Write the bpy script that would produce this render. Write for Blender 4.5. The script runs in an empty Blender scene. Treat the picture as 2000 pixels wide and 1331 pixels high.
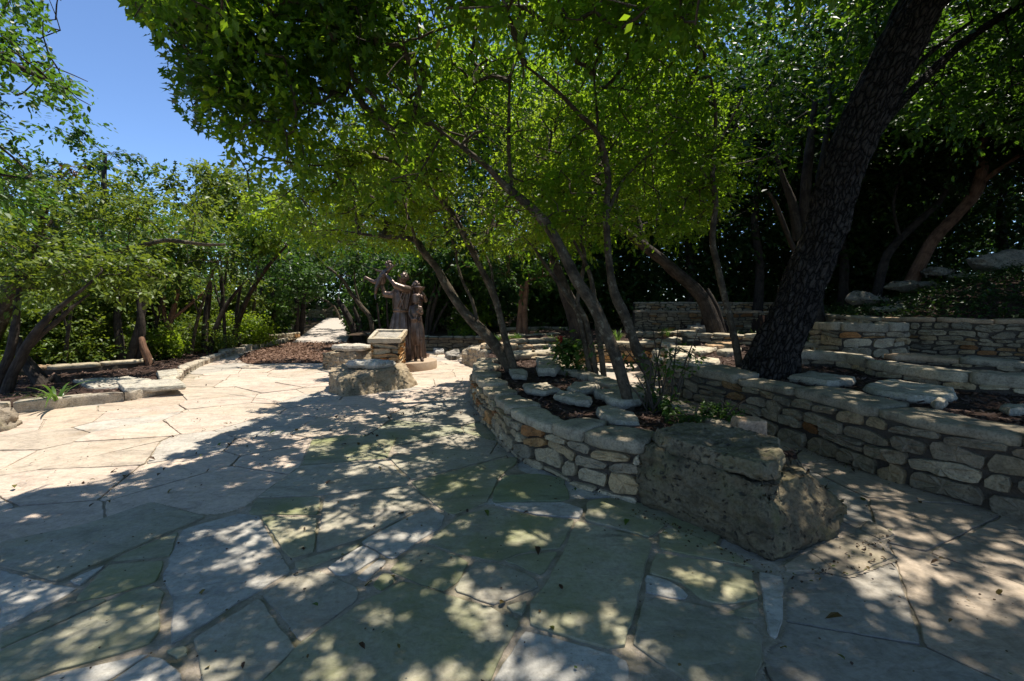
import bpy, bmesh, math, random
import numpy as np
from mathutils import Vector
R = np.random.default_rng(7)
random.seed(7)
PI = math.pi
SC = bpy.context.scene
COL = SC.collection

# ------------------------------------------------------------------ camera, sky, sun, exposure
CAM_H, PITCH, FPX = 1.5, math.radians(4.82), 889.0
cam_d = bpy.data.cameras.new('camera'); cam = bpy.data.objects.new('camera', cam_d); COL.objects.link(cam)
cam.location = (0, 0, CAM_H); cam.rotation_euler = (PI / 2 - PITCH, 0, 0)
cam_d.sensor_width = 36; cam_d.lens = 36 * FPX / 2000; cam_d.clip_start = 0.05; cam_d.clip_end = 600
SC.camera = cam
SUN = np.array((0.24, 0.20, 0.95)); SUN /= np.linalg.norm(SUN)
SUN_EL = math.asin(SUN[2]); SUN_AZ = math.atan2(SUN[0], SUN[1])
w = bpy.data.worlds.new('World'); SC.world = w; w.use_nodes = True
wn = w.node_tree; bg = wn.nodes['Background']
sky = wn.nodes.new('ShaderNodeTexSky'); sky.sky_type = 'NISHITA'; sky.sun_disc = False
sky.sun_elevation = SUN_EL; sky.sun_rotation = SUN_AZ
sky.air_density = 0.8; sky.dust_density = 0.0; sky.ozone_density = 6.0; sky.altitude = 1000
wn.links.new(sky.outputs[0], bg.inputs[0]); bg.inputs[1].default_value = 0.10
sl = bpy.data.lights.new('sun', 'SUN'); sl.energy = 3.4; sl.angle = math.radians(0.53); sl.color = (1.0, 0.94, 0.84)
so = bpy.data.objects.new('sun', sl); COL.objects.link(so)
so.rotation_euler = Vector(SUN).to_track_quat('Z', 'Y').to_euler(); so.location = (4, 4, 20)
SC.view_settings.view_transform = 'Standard'; SC.view_settings.look = 'None'
SC.view_settings.exposure = 1.22; SC.view_settings.gamma = 1
SC.cycles.max_bounces = 8; SC.cycles.diffuse_bounces = 4; SC.cycles.glossy_bounces = 2
SC.cycles.transmission_bounces = 6; SC.cycles.transparent_max_bounces = 4
SC.cycles.use_denoising = True

# ------------------------------------------------------------------ pixel -> place helpers (measuring the photograph)
cp, sp = math.cos(PITCH), math.sin(PITCH)
def ray(px, py):
    u = px - 1000.0; v = py - 665.5
    return np.array((u, FPX * cp - v * sp, -FPX * sp - v * cp))
def G(px, py, z=0.0):
    d = ray(px, py); t = (z - CAM_H) / d[2]
    return np.array((d[0] * t, d[1] * t, z))
def D(px, py, y):
    d = ray(px, py); t = y / d[1]
    return np.array((d[0] * t, y, CAM_H + d[2] * t))
def to_px(P):
    P = np.asarray(P, float); x = P[:, 0]; y = P[:, 1]; z = P[:, 2] - CAM_H
    f = y * cp - z * sp; up = y * sp + z * cp
    f = np.where(np.abs(f) < 1e-3, 1e-3, f)
    return np.stack([1000 + FPX * x / f, 665.5 - FPX * up / f, f], 1)
def in_poly(pts, poly):
    x, y = pts[:, 0], pts[:, 1]; poly = np.asarray(poly, float); r = np.zeros(len(pts), bool)
    n = len(poly); j = n - 1
    for i in range(n):
        xi, yi = poly[i]; xj, yj = poly[j]
        c = ((yi > y) != (yj > y)) & (x < (xj - xi) * (y - yi) / ((yj - yi) if yj != yi else 1e-9) + xi)
        r ^= c; j = i
    return r

# ------------------------------------------------------------------ noise
def _h(ix, iy, iz, s):
    n = (ix * 374761393 + iy * 668265263 + iz * 2147483647 + s * 1274126177) & 0xFFFFFFFF
    n = ((n ^ (n >> 13)) * 1274126177) & 0xFFFFFFFF
    n = (n ^ (n >> 16)) & 0xFFFFFFFF
    return n / 4294967295.0
def vnoise(p, s=0):
    p = np.asarray(p, float); i = np.floor(p).astype(np.int64); f = p - i; f = f * f * (3 - 2 * f)
    o = 0
    for a in (0, 1):
        for b in (0, 1):
            for c in (0, 1):
                wgt = (f[:, 0] if a else 1 - f[:, 0]) * (f[:, 1] if b else 1 - f[:, 1]) * (f[:, 2] if c else 1 - f[:, 2])
                o = o + wgt * _h(i[:, 0] + a, i[:, 1] + b, i[:, 2] + c, s)
    return o * 2 - 1
def fbm(p, s=0, oct=4):
    p = np.asarray(p, float); o = 0; a = 0.5
    for k in range(oct):
        o = o + a * vnoise(p * (2 ** k), s + k); a *= 0.5
    return o

def cells(p, s=0):
    """distance to the nearest of a scattered set of points (pits and pockets)"""
    p = np.asarray(p, float); i = np.floor(p).astype(np.int64); best = np.full(len(p), 9.0)
    for a in (-1, 0, 1):
        for b in (-1, 0, 1):
            for c in (-1, 0, 1):
                j = i + np.array((a, b, c)); q = j + np.stack([_h(j[:, 0], j[:, 1], j[:, 2], s + k) for k in range(3)], 1)
                best = np.minimum(best, np.linalg.norm(q - p, axis=1))
    return best
# ------------------------------------------------------------------ mesh building
class Geo:
    def __init__(s):
        s.V = []; s.L = []; s.C = []; s.n = 0; s.col = []; s.tint = []; s.bark = []; s.sm = []
    def add(s, V, F, col=None, tint=None, bark=None, smooth=True):
        """V (n,3); F either (m,k) int array or list of index lists"""
        V = np.asarray(V, np.float32); n = len(V)
        if isinstance(F, np.ndarray):
            s.L.append((F + s.n).ravel()); s.C.append(np.full(len(F), F.shape[1], np.int32)); m = len(F)
        else:
            s.L.append(np.array([i for f in F for i in f], np.int64) + s.n); s.C.append(np.array([len(f) for f in F], np.int32)); m = len(F)
        s.sm.append(np.full(m, smooth, bool))
        s.V.append(V); s.n += n
        c = np.ones((n, 4), np.float32)
        if col is not None: c[:, :3] = np.asarray(col, np.float32)
        s.col.append(c)
        s.tint.append(np.broadcast_to(np.asarray(0.5 if tint is None else tint, np.float32), (n,)))
        s.bark.append(np.zeros((n, 3), np.float32) if bark is None else np.asarray(bark, np.float32))
    def build(s, name, mat, parent=None, attrs=('col',)):
        me = bpy.data.meshes.new(name)
        V = np.concatenate(s.V); L = np.concatenate(s.L).astype(np.int32); C = np.concatenate(s.C)
        me.vertices.add(len(V)); me.vertices.foreach_set('co', V.ravel())
        me.loops.add(len(L)); me.loops.foreach_set('vertex_index', L)
        me.polygons.add(len(C)); st = np.zeros(len(C), np.int32); st[1:] = np.cumsum(C)[:-1]
        me.polygons.foreach_set('loop_start', st)
        me.polygons.foreach_set('use_smooth', np.concatenate(s.sm))
        if 'col' in attrs:
            a = me.attributes.new('Col', 'FLOAT_COLOR', 'POINT'); a.data.foreach_set('color', np.concatenate(s.col).ravel())
        if 'tint' in attrs:
            a = me.attributes.new('tint', 'FLOAT', 'POINT'); a.data.foreach_set('value', np.concatenate(s.tint).astype(np.float32))
        if 'bark' in attrs:
            a = me.attributes.new('bark', 'FLOAT_VECTOR', 'POINT'); a.data.foreach_set('vector', np.concatenate(s.bark).ravel())
        me.update(calc_edges=True); me.validate()
        o = bpy.data.objects.new(name, me); COL.objects.link(o); me.materials.append(mat)
        if parent is not None: o.parent = parent
        return o

def tag(o, label=None, cat=None, group=None, kind=None):
    if label: o['label'] = label
    if cat: o['category'] = cat
    if group: o['group'] = group
    if kind: o['kind'] = kind
    return o
def empty(name, loc, label, cat, group=None):
    o = bpy.data.objects.new(name, None); COL.objects.link(o); o.location = loc; o.empty_display_size = 0.1
    return tag(o, label, cat, group)
def keep_world(root):
    """children are modelled in world coordinates: cancel the root's location"""
    for c in root.children:
        c.location = c.location - root.location

def catmull(P, per=6, closed=False):
    P = np.asarray(P, float); n = len(P); out = []
    rng = range(n if closed else n - 1)
    for i in rng:
        if closed: a, b, c, d = P[(i - 1) % n], P[i], P[(i + 1) % n], P[(i + 2) % n]
        else: a, b, c, d = P[max(i - 1, 0)], P[i], P[i + 1], P[min(i + 2, n - 1)]
        for k in range(per):
            t = k / per
            out.append(0.5 * ((2 * b) + (c - a) * t + (2 * a - 5 * b + 4 * c - d) * t * t + (3 * b - a - 3 * c + d) * t ** 3))
    if not closed: out.append(P[-1])
    return np.array(out)

def tube(g, pts, rad, sides=8, col=None, rough=0.0, ridge=None, seed=0, cap=True, tint=None):
    pts = np.asarray(pts, float); rad = np.asarray(rad, float); n = len(pts)
    T = np.gradient(pts, axis=0); T /= np.linalg.norm(T, axis=1)[:, None] + 1e-9
    up = np.array((0, 1, 0.0)) if abs(T[0][1]) < 0.9 else np.array((1.0, 0, 0))
    N = np.zeros_like(pts); a = np.cross(T[0], up); a /= np.linalg.norm(a)
    for i in range(n):
        a = a - T[i] * a.dot(T[i]); a /= np.linalg.norm(a) + 1e-9; N[i] = a
    B = np.cross(T, N)
    s = np.concatenate([[0], np.cumsum(np.linalg.norm(np.diff(pts, axis=0), axis=1))])
    th = np.arange(sides) * 2 * PI / sides
    ct, st_ = np.cos(th), np.sin(th)
    S = np.repeat(s, sides); TH = np.tile(th, n); RR = np.repeat(rad, sides)
    bk = np.stack([np.cos(TH) * RR, np.sin(TH) * RR, S], 1)
    r = RR.copy()
    if rough: r = r * (1 + rough * fbm(np.stack([np.cos(TH) * 1.3, np.sin(TH) * 1.3, S / (RR + .01) * 0.35], 1) + seed * 3.1, seed, 3))
    if ridge is not None: r = r + ridge(TH, S, RR)
    V = np.repeat(pts, sides, 0) + np.repeat(N, sides, 0) * (np.cos(TH) * r)[:, None] + np.repeat(B, sides, 0) * (np.sin(TH) * r)[:, None]
    i = np.arange(n - 1)[:, None] * sides; j = np.arange(sides)[None]; j2 = (j + 1) % sides
    F = np.stack([i + j, i + j2, i + sides + j2, i + sides + j], -1).reshape(-1, 4)
    g.add(V, F, col=col, bark=bk, tint=tint)
    if cap:
        g.add(V[:sides], [list(range(sides))[::-1]], col=col, bark=bk[:sides], tint=tint)
        g.add(V[-sides:], [list(range(sides))], col=col, bark=bk[-sides:], tint=tint)

LEAF4 = np.array([(0, 0), (0.45, 0.30), (1, 0), (0.45, -0.30)])
LEAF6 = np.array([(0, 0), (0.25, 0.22), (0.62, 0.24), (1, 0), (0.62, -0.24), (0.25, -0.22)])
BLADE = np.array([(0, 0.04), (0.5, 0.06), (1, 0), (0.5, -0.06), (0, -0.04)])
LOBED = np.array([(0, 0), (0.18, 0.07), (0.22, 0.34), (0.38, 0.10), (0.55, 0.42), (0.66, 0.12), (1.0, 0.0), (0.66, -0.12), (0.55, -0.42), (0.38, -0.10), (0.22, -0.34), (0.18, -0.07)])
def leaves(g, P, size, shape=LEAF4, tint=None, flat=0.6, droop=0.25, rng=R, curl=0.15, dirs=None):
    n = len(P); k = len(shape)
    if n == 0: return
    a = rng.uniform(0, 2 * PI, n); dz = rng.normal(-droop, 0.45, n)
    d = np.stack([np.cos(a), np.sin(a), dz], 1)
    if dirs is not None: d = d * .75 + dirs * 1.1
    d /= np.linalg.norm(d, axis=1)[:, None]
    nn = rng.normal(0, 1, (n, 3)); nn[:, 2] = np.abs(nn[:, 2]) + flat * 2
    s = np.cross(nn, d); s /= np.linalg.norm(s, axis=1)[:, None] + 1e-9
    nn = np.cross(d, s)
    L = size * rng.uniform(0.5, 1.45, n) ** 1.1
    sh = shape
    V = P[:, None, :] + L[:, None, None] * (sh[None, :, 0, None] * d[:, None, :] + sh[None, :, 1, None] * s[:, None, :] + (np.abs(sh[:, 1]) * curl - sh[:, 0] ** 2 * curl)[None, :, None] * nn[:, None, :])
    F = np.arange(n * k).reshape(n, k)
    t = rng.uniform(0, 1, n) if tint is None else tint
    g.add(V.reshape(-1, 3), F, tint=np.repeat(t, k), smooth=False)

# ------------------------------------------------------------------ materials
def mat(name):
    m = bpy.data.materials.new(name); m.use_nodes = True
    nt = m.node_tree; return m, nt, nt.nodes['Principled BSDF'], nt.nodes.new, nt.links.new
def ramp(nt, stops, fac=None, interp='LINEAR'):
    r = nt.nodes.new('ShaderNodeValToRGB'); r.color_ramp.interpolation = interp
    e = r.color_ramp.elements
    e[0].position, e[0].color = stops[0][0], (*stops[0][1], 1)
    e[1].position, e[1].color = stops[-1][0], (*stops[-1][1], 1)
    for p, c in stops[1:-1]:
        x = e.new(p); x.color = (*c, 1)
    if fac is not None: nt.links.new(fac, r.inputs[0])
    return r
def noise_n(nt, scale, detail=6, rough=0.6, vec=None, dist=0.0):
    n = nt.nodes.new('ShaderNodeTexNoise'); n.inputs['Scale'].default_value = scale; n.inputs['Detail'].default_value = detail
    n.inputs['Roughness'].default_value = rough; n.inputs['Distortion'].default_value = dist
    if vec is not None: nt.links.new(vec, n.inputs['Vector'])
    return n
def mixc(nt, a, b, fac, mode='MIX'):
    x = nt.nodes.new('ShaderNodeMix'); x.data_type = 'RGBA'; x.blend_type = mode
    for s, v in ((x.inputs[6], a), (x.inputs[7], b), (x.inputs[0], fac)):
        if hasattr(v, 'links') or isinstance(v, bpy.types.NodeSocket): nt.links.new(v, s)
        else: s.default_value = v if not isinstance(v, tuple) else (*v, 1)
    return x.outputs[2]
def obj_vec(nt):
    t = nt.nodes.new('ShaderNodeNewGeometry'); return t.outputs['Position']

def leaf_mat(name, stops, trans, tmix=0.38, rough=0.38, spec=0.5):
    m, nt, bs, new, link = mat(name)
    at = new('ShaderNodeAttribute'); at.attribute_name = 'tint'
    r = ramp(nt, stops, at.outputs['Fac']); link(r.outputs[0], bs.inputs['Base Color'])
    bs.inputs['Roughness'].default_value = rough; bs.inputs['Specular IOR Level'].default_value = spec
    t = new('ShaderNodeBsdfTranslucent')
    link(mixc(nt, r.outputs[0], trans, 0.6), t.inputs['Color'])
    mx = new('ShaderNodeMixShader'); mx.inputs[0].default_value = tmix
    link(bs.outputs[0], mx.inputs[1]); link(t.outputs[0], mx.inputs[2])
    link(mx.outputs[0], nt.nodes['Material Output'].inputs[0])
    return m
M_LEAF = leaf_mat('leaf_garden', [(0, (.022, .064, .005)), (.45, (.042, .112, .008)), (.8, (.080, .160, .014)), (.985, (.13, .18, .016)), (1, (.22, .12, .02))], (.46, .70, .025), 0.58, 0.42, 0.35)
M_LEAFB = leaf_mat('leaf_bright', [(0, (.055, .10, .008)), (.5, (.095, .155, .012)), (1, (.15, .20, .02))], (.50, .68, .03), 0.54, 0.42, 0.35)  # brighter leaf, puts a sunlit look into some crowns and bushes
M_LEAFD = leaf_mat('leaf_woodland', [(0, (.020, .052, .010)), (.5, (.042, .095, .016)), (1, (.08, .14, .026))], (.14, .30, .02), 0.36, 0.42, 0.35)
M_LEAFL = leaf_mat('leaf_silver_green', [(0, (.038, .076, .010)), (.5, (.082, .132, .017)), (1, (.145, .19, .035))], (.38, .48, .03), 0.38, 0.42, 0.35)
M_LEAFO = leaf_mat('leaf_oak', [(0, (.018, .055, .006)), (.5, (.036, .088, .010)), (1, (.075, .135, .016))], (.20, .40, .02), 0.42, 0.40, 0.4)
M_LEAFK = leaf_mat('leaf_shade_darkened', [(0, (.010, .030, .006)), (.5, (.022, .055, .010)), (1, (.045, .085, .016))], (.08, .18, .01), 0.22, 0.45, 0.3)  # woodland leaf darkened, shade of the back and right wood put into it
M_LEAFR = leaf_mat('leaf_dry_brown', [(0, (.06, .022, .012)), (.5, (.10, .04, .018)), (1, (.15, .075, .03))], (.22, .08, .02), 0.25)
M_GRASS = leaf_mat('blade_green', [(0, (.030, .075, .010)), (.5, (.055, .115, .014)), (1, (.12, .18, .04))], (.2, .36, .04), 0.35)
M_RED = leaf_mat('red_petals', [(0, (.35, .005, .02)), (1, (.55, .015, .03))], (.6, .02, .03), 0.25)
M_LITTERP = leaf_mat('path_litter', [(0, (.07, .035, .022)), (.5, (.16, .09, .058)), (1, (.30, .19, .13))], (.1, .06, .02), 0.1, 0.7, 0.2)
M_LITTER = leaf_mat('fallen_leaf', [(0, (.035, .022, .014)), (.55, (.08, .04, .018)), (.8, (.14, .10, .02)), (1, (.06, .12, .015))], (.1, .06, .02), 0.15, 0.6, 0.3)

def bark_mat(name, c1, c2, scale=30, stretch=0.25, bump=0.6, lichen=None):
    m, nt, bs, new, link = mat(name)
    at = new('ShaderNodeAttribute'); at.attribute_name = 'bark'
    mp = new('ShaderNodeMapping'); mp.inputs['Scale'].default_value = (1, 1, stretch); link(at.outputs['Vector'], mp.inputs[0])
    n1 = noise_n(nt, scale, 8, 0.65, mp.outputs[0], 0.6)
    n2 = noise_n(nt, 5, 4, 0.6, at.outputs['Vector'])
    r = ramp(nt, [(.3, c1), (.68, c2)], n1.outputs[0])
    c = mixc(nt, r.outputs[0], tuple(x * 0.5 for x in c1), ramp(nt, [(.42, (0, 0, 0)), (.7, (1, 1, 1))], n2.outputs[0]).outputs[0])
    if lichen:
        n3 = noise_n(nt, 9, 5, 0.7, at.outputs['Vector'])
        c = mixc(nt, c, lichen, ramp(nt, [(.56, (0, 0, 0)), (.66, (1, 1, 1))], n3.outputs[0]).outputs[0])
    link(c, bs.inputs['Base Color']); bs.inputs['Roughness'].default_value = 0.85; bs.inputs['Specular IOR Level'].default_value = 0.25
    b = new('ShaderNodeBump'); b.inputs['Strength'].default_value = bump; b.inputs['Distance'].default_value = 0.03
    link(n1.outputs[0], b.inputs['Height']); link(b.outputs[0], bs.inputs['Normal'])
    return m
M_BARK = bark_mat('bark_smooth', (.045, .033, .021), (.15, .115, .075), 34, 0.5, 0.8, (.23, .20, .14))
M_BARKD = bark_mat('bark_dark', (.024, .018, .014), (.085, .066, .05), 34, 0.22, 0.9)
def oak_bark():
    m, nt, bs, new, link = mat('bark_oak')
    at = new('ShaderNodeAttribute'); at.attribute_name = 'bark'
    n0 = noise_n(nt, 9, 4, 0.6, at.outputs['Vector']); vm = new('ShaderNodeVectorMath'); vm.operation = 'MULTIPLY_ADD'; vm.inputs[1].default_value = (.07, .07, .12); link(n0.outputs[1], vm.inputs[0]); link(at.outputs['Vector'], vm.inputs[2])
    mp = new('ShaderNodeMapping'); mp.inputs['Scale'].default_value = (1, 1, .30); link(vm.outputs[0], mp.inputs[0])
    v = new('ShaderNodeTexVoronoi'); v.feature = 'DISTANCE_TO_EDGE'; v.inputs['Scale'].default_value = 24; link(mp.outputs[0], v.inputs['Vector'])
    n1 = noise_n(nt, 70, 6, 0.7, mp.outputs[0])
    h = ramp(nt, [(.0, (0, 0, 0)), (.10, (.55, .55, .55)), (.3, (1, 1, 1))], v.outputs['Distance'])
    c = mixc(nt, ramp(nt, [(.3, (.028, .022, .018)), (.7, (.085, .070, .058))], n1.outputs[0]).outputs[0], h.outputs[0], 1.0, 'MULTIPLY')
    link(c, bs.inputs['Base Color']); bs.inputs['Roughness'].default_value = .9; bs.inputs['Specular IOR Level'].default_value = .2
    hh = new('ShaderNodeMath'); hh.operation = 'MULTIPLY_ADD'; hh.inputs[1].default_value = .3; link(n1.outputs[0], hh.inputs[0]); link(h.outputs[0], hh.inputs[2])
    b = new('ShaderNodeBump'); b.inputs['Strength'].default_value = 1.0; b.inputs['Distance'].default_value = .03; link(hh.outputs[0], b.inputs['Height']); link(b.outputs[0], bs.inputs['Normal'])
    return m
M_BARKO = oak_bark()
M_BARKR = bark_mat('bark_cedar', (.12, .06, .035), (.27, .15, .09), 40, 0.12, 0.8)
M_TWIG = bark_mat('twig', (.05, .038, .026), (.11, .085, .06), 30, 0.5, 0.2)

def stone_mat(name, pit=0.5, pit_scale=26, stain=0.4, green=0.0, tone=1.0, bump=0.5, ss=2.3, cover=.47):
    m, nt, bs, new, link = mat(name)
    P = obj_vec(nt)
    at = new('ShaderNodeAttribute'); at.attribute_name = 'Col'
    n1 = noise_n(nt, 7, 8, 0.65, P, 0.3); n2 = noise_n(nt, 60, 5, 0.7, P); n3 = noise_n(nt, ss, 7, 0.68, P, .4)
    c = mixc(nt, at.outputs['Color'], ramp(nt, [(.28, (.42 * tone, .41 * tone, .40 * tone)), (.5, (tone, tone, tone)), (.75, (1.25 * tone, 1.2 * tone, 1.1 * tone))], n1.outputs[0]).outputs[0], 1.0, 'MULTIPLY')
    c = mixc(nt, c, ramp(nt, [(.34, (.48, .46, .42)), (.56, (1, 1, 1))], n2.outputs[0]).outputs[0], 0.8, 'MULTIPLY')
    st = ramp(nt, [(.5, (0, 0, 0)), (.72, (stain, stain, stain))], n3.outputs[0])
    c = mixc(nt, c, (.10, .085, .06) if ss < 3 else (.045, .038, .026), st.outputs[0])
    if green:
        n4 = noise_n(nt, 3.1, 6, 0.6, P, 0.5)
        c = mixc(nt, c, (.16, .17, .06), ramp(nt, [(.5, (0, 0, 0)), (.75, (green, green, green))], n4.outputs[0]).outputs[0])
    v = new('ShaderNodeTexVoronoi'); v.inputs['Scale'].default_value = pit_scale
    nd = noise_n(nt, 14, 3, 0.5, P); vm = new('ShaderNodeVectorMath'); vm.operation = 'MULTIPLY_ADD'
    vm.inputs[1].default_value = (.12, .12, .12); link(nd.outputs[1], vm.inputs[0]); link(P, vm.inputs[2]); link(vm.outputs[0], v.inputs['Vector'])
    n5 = noise_n(nt, 5, 3, 0.5, P)
    pm = new('ShaderNodeMath'); pm.operation = 'MULTIPLY'
    link(ramp(nt, [(.10, (1, 1, 1)), (.30, (0, 0, 0))], v.outputs['Distance']).outputs[0], pm.inputs[0])
    link(ramp(nt, [(cover, (0, 0, 0)), (cover + .12, (1, 1, 1))], n5.outputs[0]).outputs[0], pm.inputs[1])
    pf = new('ShaderNodeMath'); pf.operation = 'MULTIPLY'; pf.inputs[1].default_value = pit; link(pm.outputs[0], pf.inputs[0])
    c = mixc(nt, c, (.06, .05, .038), pf.outputs[0])
    link(c, bs.inputs['Base Color']); bs.inputs['Roughness'].default_value = 0.85; bs.inputs['Specular IOR Level'].default_value = 0.25
    hh = new('ShaderNodeMath'); hh.operation = 'MULTIPLY_ADD'; hh.inputs[1].default_value = 0.35
    link(n2.outputs[0], hh.inputs[0]); link(n1.outputs[0], hh.inputs[2])
    h2 = new('ShaderNodeMath'); h2.operation = 'SUBTRACT'; link(hh.outputs[0], h2.inputs[0]); link(pm.outputs[0], h2.inputs[1])
    b = new('ShaderNodeBump'); b.inputs['Strength'].default_value = bump; b.inputs['Distance'].default_value = 0.02
    link(h2.outputs[0], b.inputs['Height']); link(b.outputs[0], bs.inputs['Normal'])
    return m
M_STONE = stone_mat('limestone', 0.35, 22, 0.45, 0.10, 1.0, 0.5)
M_BOULD = stone_mat('pitted_limestone', 0.95, 19, 0.8, 0.45, 1.0, 1.0, 4.2, .40)
M_BOULB = stone_mat('pale_pitted_limestone', 0.85, 15, 0.55, 0.1, 1.0, 0.9, 3.2, .42)
M_COPE = stone_mat('coping_limestone', 0.25, 24, 0.35, 0.15, 1.0, 0.4)

def simple_noise_mat(name, c1, c2, scale, rough=0.9, bump=0.4, scale2=None, c3=None, dist=0.02):
    m, nt, bs, new, link = mat(name); P = obj_vec(nt)
    n = noise_n(nt, scale, 8, 0.7, P); c = ramp(nt, [(.3, c1), (.7, c2)], n.outputs[0]).outputs[0]
    if c3:
        n2 = noise_n(nt, scale2, 5, 0.6, P); c = mixc(nt, c, c3, ramp(nt, [(.45, (0, 0, 0)), (.65, (.8, .8, .8))], n2.outputs[0]).outputs[0])
    link(c, bs.inputs['Base Color']); bs.inputs['Roughness'].default_value = rough; bs.inputs['Specular IOR Level'].default_value = 0.2
    b = new('ShaderNodeBump'); b.inputs['Strength'].default_value = bump; b.inputs['Distance'].default_value = dist
    link(n.outputs[0], b.inputs['Height']); link(b.outputs[0], bs.inputs['Normal'])
    return m
M_MORTAR = simple_noise_mat('wall_mortar', (.06, .048, .036), (.12, .098, .074), 60, 0.95, 0.6)
M_JOINT = simple_noise_mat('paving_joint', (.34, .28, .21), (.50, .42, .33), 60, 0.95, 0.7, 4.5, (.15, .14, .075))
M_SOIL = simple_noise_mat('mulch_soil', (.022, .013, .009), (.075, .042, .030), 55, 0.95, 0.9, 6, (.05, .032, .022))
M_GROUND = simple_noise_mat('woodland_floor', (.03, .02, .012), (.085, .055, .035), 25, 0.95, 0.8, 1.2, (.04, .035, .018))
M_MULCHP = simple_noise_mat('mulch_path', (.09, .05, .034), (.24, .14, .095), 40, 0.95, 0.8, 4, (.10, .06, .04))
M_CONC = simple_noise_mat('path_concrete', (.38, .33, .28), (.5, .44, .38), 18, 0.9, 0.2)
M_PLINTH = simple_noise_mat('plinth_concrete', (.36, .27, .19), (.46, .36, .26), 12, 0.85, 0.25, 3, (.40, .29, .20))

def paving_mat():
    m, nt, bs, new, link = mat('flagstone'); P = obj_vec(nt)
    at = new('ShaderNodeAttribute'); at.attribute_name = 'Col'; al = new('ShaderNodeAttribute'); al.attribute_name = 'tint'
    mp = new('ShaderNodeMapping'); mp.inputs['Rotation'].default_value = (0, 0, 0.6); mp.inputs['Scale'].default_value = (1, 2.6, 1); link(P, mp.inputs[0])
    n1 = noise_n(nt, 2.2, 9, 0.66, mp.outputs[0], 0.9); n2 = noise_n(nt, 34, 7, 0.75, P); n3 = noise_n(nt, 1.3, 7, 0.62, P, 0.6); n4 = noise_n(nt, 2.7, 7, 0.65, P, 0.4); n6 = noise_n(nt, 8, 6, 0.7, P, 0.5)
    c = mixc(nt, at.outputs['Color'], ramp(nt, [(.26, (.52, .52, .53)), (.46, (.92, .92, .92)), (.56, (1, 1, 1)), (.76, (1.16, 1.12, 1.05))], n1.outputs[0]).outputs[0], 1.0, 'MULTIPLY')
    c = mixc(nt, c, ramp(nt, [(.30, (.58, .56, .53)), (.56, (1, 1, 1)), (.8, (1.12, 1.1, 1.06))], n2.outputs[0]).outputs[0], 0.8, 'MULTIPLY')
    c = mixc(nt, c, ramp(nt, [(.34, (.66, .65, .64)), (.52, (1, 1, 1))], n6.outputs[0]).outputs[0], 0.55, 'MULTIPLY')
    # rusty iron bands, then green algae film on the damp flags
    c = mixc(nt, c, (.34, .24, .14), ramp(nt, [(.54, (0, 0, 0)), (.76, (.55, .55, .55))], n3.outputs[0]).outputs[0])
    gm = new('ShaderNodeMath'); gm.operation = 'MULTIPLY'; link(al.outputs['Fac'], gm.inputs[0]); link(ramp(nt, [(.36, (.0, .0, .0)), (.66, (.95, .95, .95))], n4.outputs[0]).outputs[0], gm.inputs[1])
    c = mixc(nt, c, (.20, .22, .075), gm.outputs[0])
    v = new('ShaderNodeTexVoronoi'); v.inputs['Scale'].default_value = 21; v.inputs['Randomness'].default_value = 1.0; link(P, v.inputs['Vector'])
    nv = noise_n(nt, 5, 4, 0.6, P)
    sp_ = new('ShaderNodeMath'); sp_.operation = 'MULTIPLY'
    link(ramp(nt, [(.06, (1, 1, 1)), (.12, (0, 0, 0))], v.outputs['Distance']).outputs[0], sp_.inputs[0])
    link(ramp(nt, [(.5, (0, 0, 0)), (.62, (.8, .8, .8))], nv.outputs[0]).outputs[0], sp_.inputs[1])
    c = mixc(nt, c, (.08, .065, .045), sp_.outputs[0])
    link(c, bs.inputs['Base Color']); bs.inputs['Roughness'].default_value = 0.6; bs.inputs['Specular IOR Level'].default_value = 0.3
    # cleft layering: terraces of the split surface
    st = new('ShaderNodeMath'); st.operation = 'MULTIPLY'; st.inputs[1].default_value = 7; link(n1.outputs[0], st.inputs[0])
    fr = new('ShaderNodeMath'); fr.operation = 'FLOOR'; link(st.outputs[0], fr.inputs[0])
    lay = new('ShaderNodeMath'); lay.operation = 'MULTIPLY_ADD'; lay.inputs[1].default_value = .10; link(fr.outputs[0], lay.inputs[0]); link(n1.outputs[0], lay.inputs[2])
    hh = new('ShaderNodeMath'); hh.operation = 'MULTIPLY_ADD'; hh.inputs[1].default_value = 0.28
    link(n2.outputs[0], hh.inputs[0]); link(lay.outputs[0], hh.inputs[2])
    h2 = new('ShaderNodeMath'); h2.operation = 'MULTIPLY_ADD'; h2.inputs[1].default_value = .4; link(n6.outputs[0], h2.inputs[0]); link(hh.outputs[0], h2.inputs[2])
    b = new('ShaderNodeBump'); b.inputs['Strength'].default_value = 0.55; b.inputs['Distance'].default_value = 0.02
    link(h2.outputs[0], b.inputs['Height']); link(b.outputs[0], bs.inputs['Normal'])
    return m
M_PAVE = paving_mat()

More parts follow.
